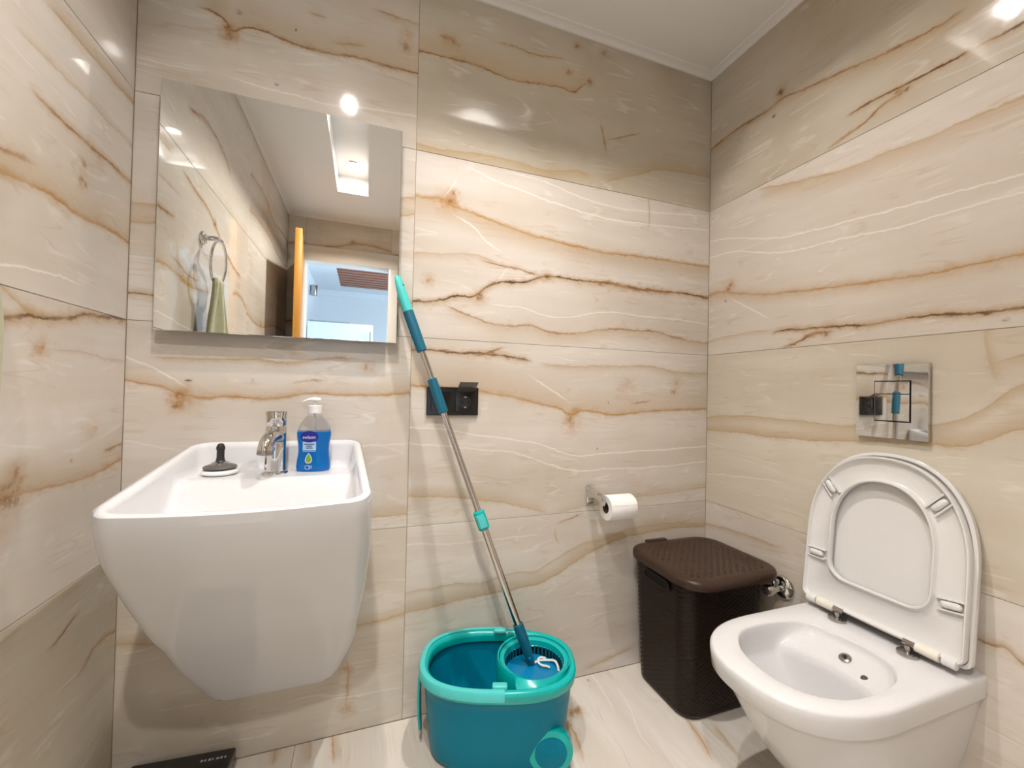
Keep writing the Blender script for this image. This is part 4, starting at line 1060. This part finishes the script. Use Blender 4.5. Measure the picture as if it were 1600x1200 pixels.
for (y, s, ang) in ((0.150, 0.135, 0), (0.126, 0.335, 52), (-0.118, 0.345, -50), (-0.150, 0.125, -8)):
    a = math.radians(ang)
    c = sp3(y, s, 0.0); ex = Vector((0, math.cos(a), 0)) + upv * math.sin(a); ey = (ex.cross(outv)).normalized()
    ls = []
    for k, (tt, w) in enumerate(((-0.019, .003), (-0.0165, .0068), (-0.010, .0085), (0.010, .0085), (0.0165, .0068), (0.019, .003))):
        ls.append([c + ex * tt + ey * w * math.cos(b) + outv * (0.003 + (0.0075 * w / .0085) * max(math.sin(b), -.6)) for b in [2 * math.pi * j / 14 for j in range(14)]])
    mk('bumper', loft(ls), M['seat'], st)
    b2 = MB()
    for sgn in (-1, 1):
        q = c + ey * sgn * 0.0125
        b2.add(loft([[q + ex * xx + ey * yy * 0.0018 + outv * zz for yy, zz in ((-1, -.003), (1, -.003), (1, .0065), (-1, .0065))] for xx in (-0.0255, 0.0255)]))
    mk('bumper_rib', b2.vf, M['seat'], st)
for yy in (0.080, -0.078):
    h = mk('hinge', lathe([(0.0205, 0.0), (0.0215, 0.003), (0.0205, 0.007), (0.012, 0.009), (0.006, 0.010), (0.006, 0.022)], (1.250, TC + yy, 0.4205), n=32), M['nickel'], to)
    sg = 1 if yy > 0 else -1
    mk('hinge_pin', tube([(HX - .004, TC + yy - sg * 0.012, 0.445), (HX - .004, TC + yy + sg * 0.02, 0.445)], 0.0085, 18), M['nickel'], h)
    mk('hinge_sleeve', lathe([(0.009, 0), (0.0112, 0.001), (0.0112, 0.044), (0.009, 0.045)], (HX - .004, TC + yy + sg * 0.012, 0.445), (0, sg, 0), 22), M['cream_sleeve'], h)
    mk('hinge_cap', lathe([(0.009, 0), (0.0108, 0.001), (0.0108, 0.024), (0.009, 0.025)], (HX - .004, TC + yy + sg * 0.061, 0.445), (0, sg, 0), 22), M['seat'], h)

# ------------------------------------------------------------------ woven waste bin
bn = thing('laundry_bin', (1.13, 1.16, 0), 'dark brown woven-look plastic bin in the corner by the toilet', 'bin')
BCX, BCY = 1.130, 1.172
def binloop(z, n=240, extra=0.0, e=7):
    t = z / 0.44
    a = lerp(0.150, 0.172, t) + extra; b = lerp(0.128, 0.145, t) + extra
    return rr(BCX + lerp(-0.006, 0.002, t), BCY + lerp(0.0, 0.004, t), a, b, 0.055, n, z)
def rr(cx_, cy_, a, b, r, n, z):
    """rounded rectangle with n points equally spaced along its outline"""
    segs = []
    L_ = [2 * (a - r), 2 * (b - r)]; q = math.pi * r / 2
    tot = 2 * sum(L_) + 4 * q; out = []
    for k in range(n):
        d = tot * k / n
        for side in range(4):
            ln = L_[1] if side % 2 == 0 else L_[0]
            if d <= ln:
                t = d - ln / 2
                p = [(a, t), (-t, b), (-a, -t), (t, -b)][side]; break
            d -= ln
            if d <= q:
                c = [(a - r, b - r), (-a + r, b - r), (-a + r, -b + r), (a - r, -b + r)][side]
                an = d / r + side * math.pi / 2; p = (c[0] + r * math.cos(an), c[1] + r * math.sin(an)); break
            d -= q
        else: p = (a, -(b - r))
        out.append(Vector((cx_ + p[0], cy_ + p[1], z)))
    return out
bl = [binloop(0.0, extra=-0.012), binloop(0.003, extra=-0.004), binloop(0.016, extra=0.001)]
NR = 210
for i in range(NR):
    z = 0.020 + i * (0.425 - 0.020) / (NR - 1)
    lp = binloop(z); row = i // 4; ph = i % 4
    cx_, cy_ = BCX, BCY
    o = []
    for k, q in enumerate(lp):
        w = ((k // 3 + row) % 2)
        amp = (0.0016 if w else 0.0002) * (0.0, 1.0, 1.0, 0.35)[ph]
        d = Vector((q.x - cx_, q.y - cy_, 0)).normalized()
        o.append(q + d * amp)
    bl.append(o)
bl += [binloop(0.428, extra=0.002), binloop(0.438, extra=0.002), binloop(0.440, extra=0.0), binloop(0.440, extra=-0.004), binloop(0.40, extra=-0.006), binloop(0.02, extra=-0.010)]
mk('body', loft(bl, True, True), M['rattan'], bn, angle=35)
hx = BCX - 0.1735
def slot(y0, y1, z0, z1, x, dx, n=16):
    r = (z1 - z0) / 2; ring = []
    for k in range(n):
        a = math.pi / 2 + math.pi * k / (n - 1); ring.append((y0 + r + r * math.cos(a), (z0 + z1) / 2 + r * math.sin(a)))
    for k in range(n):
        a = -math.pi / 2 + math.pi * k / (n - 1); ring.append((y1 - r + r * math.cos(a), (z0 + z1) / 2 + r * math.sin(a)))
    return ring
ro_ = slot(1.105, 1.235, 0.386, 0.420, 0, 0); ri_ = slot(1.111, 1.229, 0.392, 0.414, 0, 0)
mk('grip_rim', loft([[Vector((hx + .004, y, z)) for y, z in ro_], [Vector((hx - .0045, y, z)) for y, z in ro_], [Vector((hx - .0045, y, z)) for y, z in ri_], [Vector((hx + .004, y, z)) for y, z in ri_]], False, False), M['rattan'], bn)
mk('grip_hole', loft([[Vector((hx + .004, y, z)) for y, z in ri_], [Vector((hx - .0018, y, z)) for y, z in ri_]], True, True), M['void'], bn)
# lid: rim plate plus a raised woven field
LCX, LCY, LA, LB = 1.128, 1.152, 0.196, 0.178
def ll(ins, z, n=160): return rr(LCX, LCY, LA - ins, LB - ins, max(0.085 - ins, 0.02), n, z)
ld = mk('lid', loft([ll(.006, .438), ll(.001, .440), ll(0, .446), ll(0, .456), ll(.003, .463), ll(.010, .467), ll(.030, .4695), ll(.036, .468)], True, True), M['rattan_lid'], bn, angle=50)
wv_ = []; wf_ = []
NU, NV = 192, 168
ua, ub = LA - 0.036, LB - 0.036
def lid_h(i, j):
    a, b = i // 8, j // 8
    fx, fy = (i % 8) / 8, (j % 8) / 8
    up_ = (math.sin(math.pi * fx) * math.sin(math.pi * fy)) ** 0.7
    return 0.4665 + (0.0046 if (a + b) % 2 else 0.0016) * up_
idx = {}
for i in range(NU + 1):
    for j in range(NV + 1):
        x, y = -ua + 2 * ua * i / NU, -ub + 2 * ub * j / NV
        r_ = 0.05
        dx, dy = max(0, abs(x) - (ua - r_)), max(0, abs(y) - (ub - r_))
        if dx * dx + dy * dy > r_ * r_: continue
        idx[i, j] = len(wv_); wv_.append((LCX + x, LCY + y, lid_h(i, j)))
for (i, j), a in idx.items():
    q = [idx.get(k) for k in ((i, j), (i + 1, j), (i + 1, j + 1), (i, j + 1))]
    if None not in q: wf_.append(tuple(q))
mk('woven_top', (wv_, wf_), M['rattan_lid'], ld, angle=60)
mk('hinge_tab', box(1.035, 1.125, 1.318, 1.3385, 0.440, 0.472, 0.003), M['rattan_lid'], bn)

# ------------------------------------------------------------------ spin-mop bucket
bu = thing('mop_bucket', (0.388, 1.160, 0), 'teal oval mop bucket with an aqua rim and spin basket', 'mop bucket')
UC = Vector((0.388, 1.160, 0)); UR = math.radians(-18)
ue, un = Vector((math.cos(UR), math.sin(UR), 0)), Vector((-math.sin(UR), math.cos(UR), 0))
def ul(a, b, z, e=2.6, n=96): return superloop(UC.x, UC.y, a, b, e, n, z, UR)
RZ = 0.255
bo = [ul(.165, .080, .004), ul(.180, .092, .004), ul(.188, .099, .010), ul(.192, .103, .022), ul(.201, .115, .10), ul(.210, .133, .19), ul(.212, .136, .212), ul(.216, .140, .216), ul(.217, .141, .226), ul(.212, .1365, .226), ul(.208, .132, .19), ul(.188, .098, .03), ul(.17, .085, .02)]
mk('body', loft(bo, True, True), M['teal'], bu, angle=45)
rimm = [ul(.2175, .1415, .222), ul(.2215, .1455, .225), ul(.224, .148, .245), ul(.223, .147, RZ - .003), ul(.219, .143, RZ), ul(.211, .135, RZ + .0005), ul(.203, .127, RZ - .004), ul(.2005, .1245, RZ - .014), ul(.2025, .1265, RZ - .03), ul(.2135, .1380, RZ - .031)]
mk('rim', loft(rimm + [rimm[0]], False, False), M['aqua'], bu, angle=50)
# basket tray: closes the right half around the round basket
KC = UC + ue * 0.104 + un * 0.004; KR = 0.106
KC = Vector((KC.x, KC.y, 0))
def kl(r, z, n=64): return [KC + Vector((r * math.cos(2 * math.pi * k / n), r * math.sin(2 * math.pi * k / n), z)) for k in range(n)]
tray_in = kl(0.103, RZ - 0.004, 96)
edge = []
for k in range(96):
    a = 2 * math.pi * k / 96; d = Vector((math.cos(a), math.sin(a), 0))
    # walk outwards from the basket centre to the bucket wall, at most to a swept side edge
    r = 0.104
    while r < 0.22:
        q = KC + d * (r + .003) - UC; xe, xn = q.dot(ue), q.dot(un)
        if abs(xe / .203) ** 2.6 + abs(xn / .127) ** 2.6 > 1: break
        if r > 0.1085 and xe < 0.045 * smooth((abs(xn) - 0.035) / 0.06): break
        r += .003
    edge.append(KC + d * r + Vector((0, 0, RZ - 0.006)))
low = [q - Vector((0, 0, 0.045)) for q in edge]
mk('basket_tray', loft([kl(0.1015, RZ - 0.05, 96), kl(0.1015, RZ - 0.006, 96), kl(0.1035, RZ + .002, 96), kl(0.107, RZ + .004, 96), kl(.109, RZ + .002, 96)[:0] or [e_.lerp(t_, .55) for e_, t_ in zip(edge, kl(0.107, RZ + .002, 96))], edge, low], False, False), M['aqua'], bu, angle=40)
bk = mk('spin_basket', loft([kl(.1005, RZ - .022), kl(.1005, RZ - .004), kl(.0985, RZ - .002), kl(.0885, RZ - .006), kl(.0870, RZ - .022), kl(.0855, RZ - .023)], False, False), M['aqua'], bu, angle=40)
mk('basket_floor', loft([kl(.088, RZ - .064), kl(.083, RZ - .068), kl(.02, RZ - .068)], False, True), M['teal_dark'], bu)
for k in range(44):
    a = 2 * math.pi * k / 44; d = Vector((math.cos(a), math.sin(a), 0)); s_ = Vector((-d.y, d.x, 0))
    c0, c1 = KC + d * 0.0862, KC + d * 0.0875
    mk('basket_bar', loft([[c + s_ * w * 0.0026 + d * e_ for w, e_ in ((-1, -.001), (1, -.001), (1, .0015), (-1, .0015))] for c in (c0 + Vector((0, 0, RZ - .066)), c0 + Vector((0, 0, RZ - .021)))]), M['teal_dark'], bu, angle=0)
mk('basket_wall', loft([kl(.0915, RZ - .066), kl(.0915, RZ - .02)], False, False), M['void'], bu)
# carrying handle resting along the rim: the two ends clip on mid-way
hl_ = []
for k in range(41):
    a = math.radians(lerp(88, 272, k / 40)); c, s = math.cos(a), math.sin(a)
    x = .2215 * math.copysign(abs(c) ** (2 / 2.6), c); y = .1455 * math.copysign(abs(s) ** (2 / 2.6), s)
    q = UC + ue * x + un * y; nd = (ue * x / .2215 ** 2 + un * y / .1455 ** 2).normalized()
    hl_.append([q + nd * o_ + Vector((0, 0, RZ + z_)) for o_, z_ in ((.003, -.022), (.0065, -.020), (.0065, -.002), (.003, .003), (-.004, .0045), (-.010, .0035), (-.010, .0015), (.001, -.003))])
mk('carry_handle', loft(hl_), M['aqua_light'], bu, angle=35)
for yy, sg in ((.132, 1), (-.132, -1)):
    c = UC + ue * 0.004 + un * (yy - sg * .006)
    m_ = Matrix.Translation((c.x, c.y, RZ + .004)) @ Matrix.Rotation(UR, 4, 'Z')
    mk('handle_clip', MB().add(box(-.020, .020, -.010, .010, -.006, .006, .004, 3), m_).vf, M['aqua_light'], bu)
# pull strap hanging at the left end
c = UC - ue * 0.226
m_ = Matrix.Translation((c.x, c.y, 0)) @ Matrix.Rotation(UR, 4, 'Z')
ps = MB()
zs = [(0.232, .016, .003), (.21, .0185, -.001), (.15, .016, -.003), (.09, .0145, -.001), (.055, .010, .002), (.045, .005, .003)]
ps.add(loft([[Vector((o_ + d_, w_ * w, z)) for w, d_ in ((-1, -.003), (1, -.003), (1, .003), (-1, .003))] for z, w_, o_ in zs]), m_)
mk('pull_strap', ps.vf, M['aqua'], bu, angle=30)
# wheel, half sunk into the body
WC = UC + ue * 0.146 - un * 0.100; WC.z = 0.0615; wa = (-un + ue * 0.02).normalized()
wh = mk('wheel', lathe([(0.046, -0.030), (0.060, -0.027), (0.061, -0.004), (0.0595, 0.0), (0.0455, 0.003), (0.0435, 0.0015)], WC, wa, 48, True, True), M['aqua'], bu, angle=40)
mk('wheel_hub', lathe([(0.0435, -0.001), (0.0430, 0.0022), (0.0405, 0.0034), (0.0, 0.0036)], WC, wa, 44), M['teal'], wh)
WC2 = UC + ue * 0.150 + un * 0.100; WC2.z = 0.061
mk('wheel', lathe([(0.043, -0.020), (0.0605, -0.018), (0.061, 0.0), (0.052, 0.004), (0.0, 0.005)], WC2, un, 40), M['aqua'], bu, angle=40)

# ------------------------------------------------------------------ mop
MA = Vector((0.486, 1.158, 0.213)); MT = Vector((0.0589, 1.321, 1.4392)); MD = MT - Vector((0.486, 1.158, 0.235)); ML = MD.length; MD.normalize(); M0 = Vector((0.486, 1.158, 0.235))
mo = thing('spin_mop', (MA.x, MA.y, MA.z), 'steel-handled spin mop with teal grips leaning from the bucket to the mirror', 'mop')
def seg(name, a, b, prof, mat, n=24, label=None):
    L_ = (b - a) * ML
    return mk(name, lathe([(r, h * L_) for r, h in prof], M0 + MD * a * ML, MD, n), mat, mo, label=label)
seg('pole', 0.06, 0.335, [(0.0108, 0), (0.0108, 1)], M['steel'])
seg('pole', 0.34, 0.61, [(0.0095, 0), (0.0095, 1)], M['steel'])
seg('pole', 0.69, 0.77, [(0.0095, 0), (0.0095, 1)], M['steel'])
seg('sleeve', 0.606, 0.692, [(0.010, 0), (0.0148, .02), (0.0152, .5), (0.0148, .98), (0.010, 1)], M['teal_dark'])
seg('grip', 0.760, 0.864, [(0.010, 0), (0.0158, .02), (0.0162, .5), (0.0160, .98), (0.012, 1)], M['teal_dark'])
ca = seg('hanging_cap', 0.862, 1.0, [(0.0155, 0), (0.0155, .25), (0.0145, .55), (0.011, .82), (0.006, .96), (0.002, 1)], M['aqua_light'])
hd_ = Vector((-0.25, -1, 0.1)); hd_ = (hd_ - MD * hd_.dot(MD)).normalized()
mk('hanging_hole', lathe([(0.004, -0.002), (0.004, 0.0008)], M0 + MD * 0.925 * ML + (hd_ * 0.55 + Vector((1, 0, .3)) * .83).normalized() * 0.0142, (hd_ * 0.55 + Vector((1, 0, .3)) * .83).normalized(), 14), M['teal_dark'], ca)
cp = seg('clamp', 0.316, 0.362, [(0.0135, 0), (0.0175, .05), (0.018, .5), (0.0175, .95), (0.0135, 1)], M['aqua'])
q0 = M0 + MD * 0.339 * ML
s_ = MD.cross(hd_).normalized()
mk('clamp_lever', loft([[q0 + MD * (h_ * 0.019) + s_ * w_ * 0.0125 + hd_ * (0.012 + t_) for w_, t_ in ((-1, 0), (1, 0), (1, .008), (.6, .0125), (-.6, .0125), (-1, .008))] for h_ in (-1, -.4, .4, 1)]), M['aqua_light'], cp)
jt = seg('joint', 0.0, 0.082, [(0.008, -.22), (0.012, -.1), (0.0140, .1), (0.0165, .6), (0.0155, 1.0)], M['teal_dark'])
mk('pivot_pin', lathe([(0.0045, 0.0), (0.0045, 0.016), (0.003, 0.017)], M0 + MD * 0.006, hd_, 16), M['mop_blue'], jt)
PCn = Vector((KC.x - .002, KC.y + .004, 0.208))
mk('mop_plate', lathe([(0.078, -0.006), (0.081, -0.002), (0.080, 0.002), (0.05, 0.006), (0.016, 0.0075), (0.0, 0.0078)], PCn, (0, 0, 1), 48), M['mop_blue'], mo, angle=35)
random.seed(3)
for k in range(30):                      # yarn ends crushed under the plate
    a = 2 * math.pi * k / 30 + random.uniform(-.08, .08); d = Vector((math.cos(a), math.sin(a), 0)); s2 = Vector((-d.y, d.x, 0))
    mk('yarn', tube([PCn + d * .066 + Vector((0, 0, -.008)), PCn + d * .078 + s2 * random.uniform(-.006, .006) + Vector((0, 0, -.009)), PCn + d * .0825 + s2 * random.uniform(-.012, .012) + Vector((0, 0, -.016))], .0028, 6), M['yarn'], mo)
yz = PCn.z + 0.008
loopy = [PCn + Vector((.014, .018, .0115)), PCn + Vector((.030, .024, .011)), PCn + Vector((.046, .022, .0105)), PCn + Vector((.060, .018, .010)), PCn + Vector((.071, .012, .012)), PCn + Vector((.076, .000, .014)), PCn + Vector((.0765, -.014, .009)), PCn + Vector((.075, -.024, -.002))]
mk('yarn_strand', tube(loopy, .0036, 8), M['yarn'], mo)
loop2 = [PCn + Vector((.040 + .015 * math.cos(a), .012 + .020 * math.sin(a), .0135)) for a in [math.radians(30 + 240 * k / 12) for k in range(13)]] + [PCn + Vector((.050, -.013, .010))]
mk('yarn_strand', tube(loop2, .0033, 8), M['yarn'], mo)

# ------------------------------------------------------------------ towel ring and towel
RYc, RZc, RR_ = 0.752, 1.497, 0.083
tr = thing('towel_ring', (XL, 0.79, 1.56), 'chrome towel ring on the left wall, seen in the mirror', 'towel ring')
mk('wall_rose', lathe([(0.024, 0), (0.024, 0.006), (0.019, 0.012), (0.010, 0.014)], (XL + .0003, 0.772, 1.580), (1, 0, 0), 28), M['chrome'], tr)
mk('arm', tube(bez((XL + .01, 0.772, 1.58), (XL + .04, 0.772, 1.585), (XL + .055, 0.765, 1.583), (XL + .056, 0.752, 1.578), 8), [.010, .010, .0098, .0096, .0094, .0092, .009, .009, .009], 14), M['chrome'], tr)
rp = [Vector((XL + .056 - 0.006 * (1 - math.sin(a)), RYc + RR_ * math.cos(a), RZc + RR_ * math.sin(a))) for a in [2 * math.pi * k / 48 for k in range(49)]]
mk('ring', tube(rp, .0046, 10, False), M['chrome'], tr)
tw = thing('towel', (XL + 0.05, 0.74, 0.92), 'sage green hand towel hanging in the towel ring', 'towel')
tls = []
for i in range(26):
    t = i / 25; z = lerp(1.425, 0.925, t)
    wdt = lerp(0.046, 0.128, smooth(t * 1.5)); dep = lerp(0.012, 0.022, t)
    yc = lerp(RYc, 0.735, t); lp = []
    for k in range(72):
        a = 2 * math.pi * k / 72
        fold = math.sin(a * 5 + 1.2 * t) * 0.010 * smooth(t * 3) + math.sin(a * 9 + 2) * 0.003
        lp.append(Vector((XL + 0.052 + math.sin(a) * (dep + fold), yc + math.cos(a) * wdt, z + 0.006 * math.sin(a * 3))))
    tls.append(lp)
top = [Vector((q.x * .4 + .6 * (XL + .05), RYc + (q.y - RYc) * .8, 1.436)) for q in tls[0]]
mk('cloth', loft([top] + tls, True, True), M['towel'], tw, angle=80)
hm = [[Vector((XL + .052 + (q.x - XL - .052) * 1.1 + 0, q.y + (q.y - .735) * .012, q.z + dz)) for q in tls[-1]] for dz in (0.022, 0.020, 0.002, -0.006)]
mk('hem', loft(hm, False, True), M['towel_hem'], tw, angle=80)
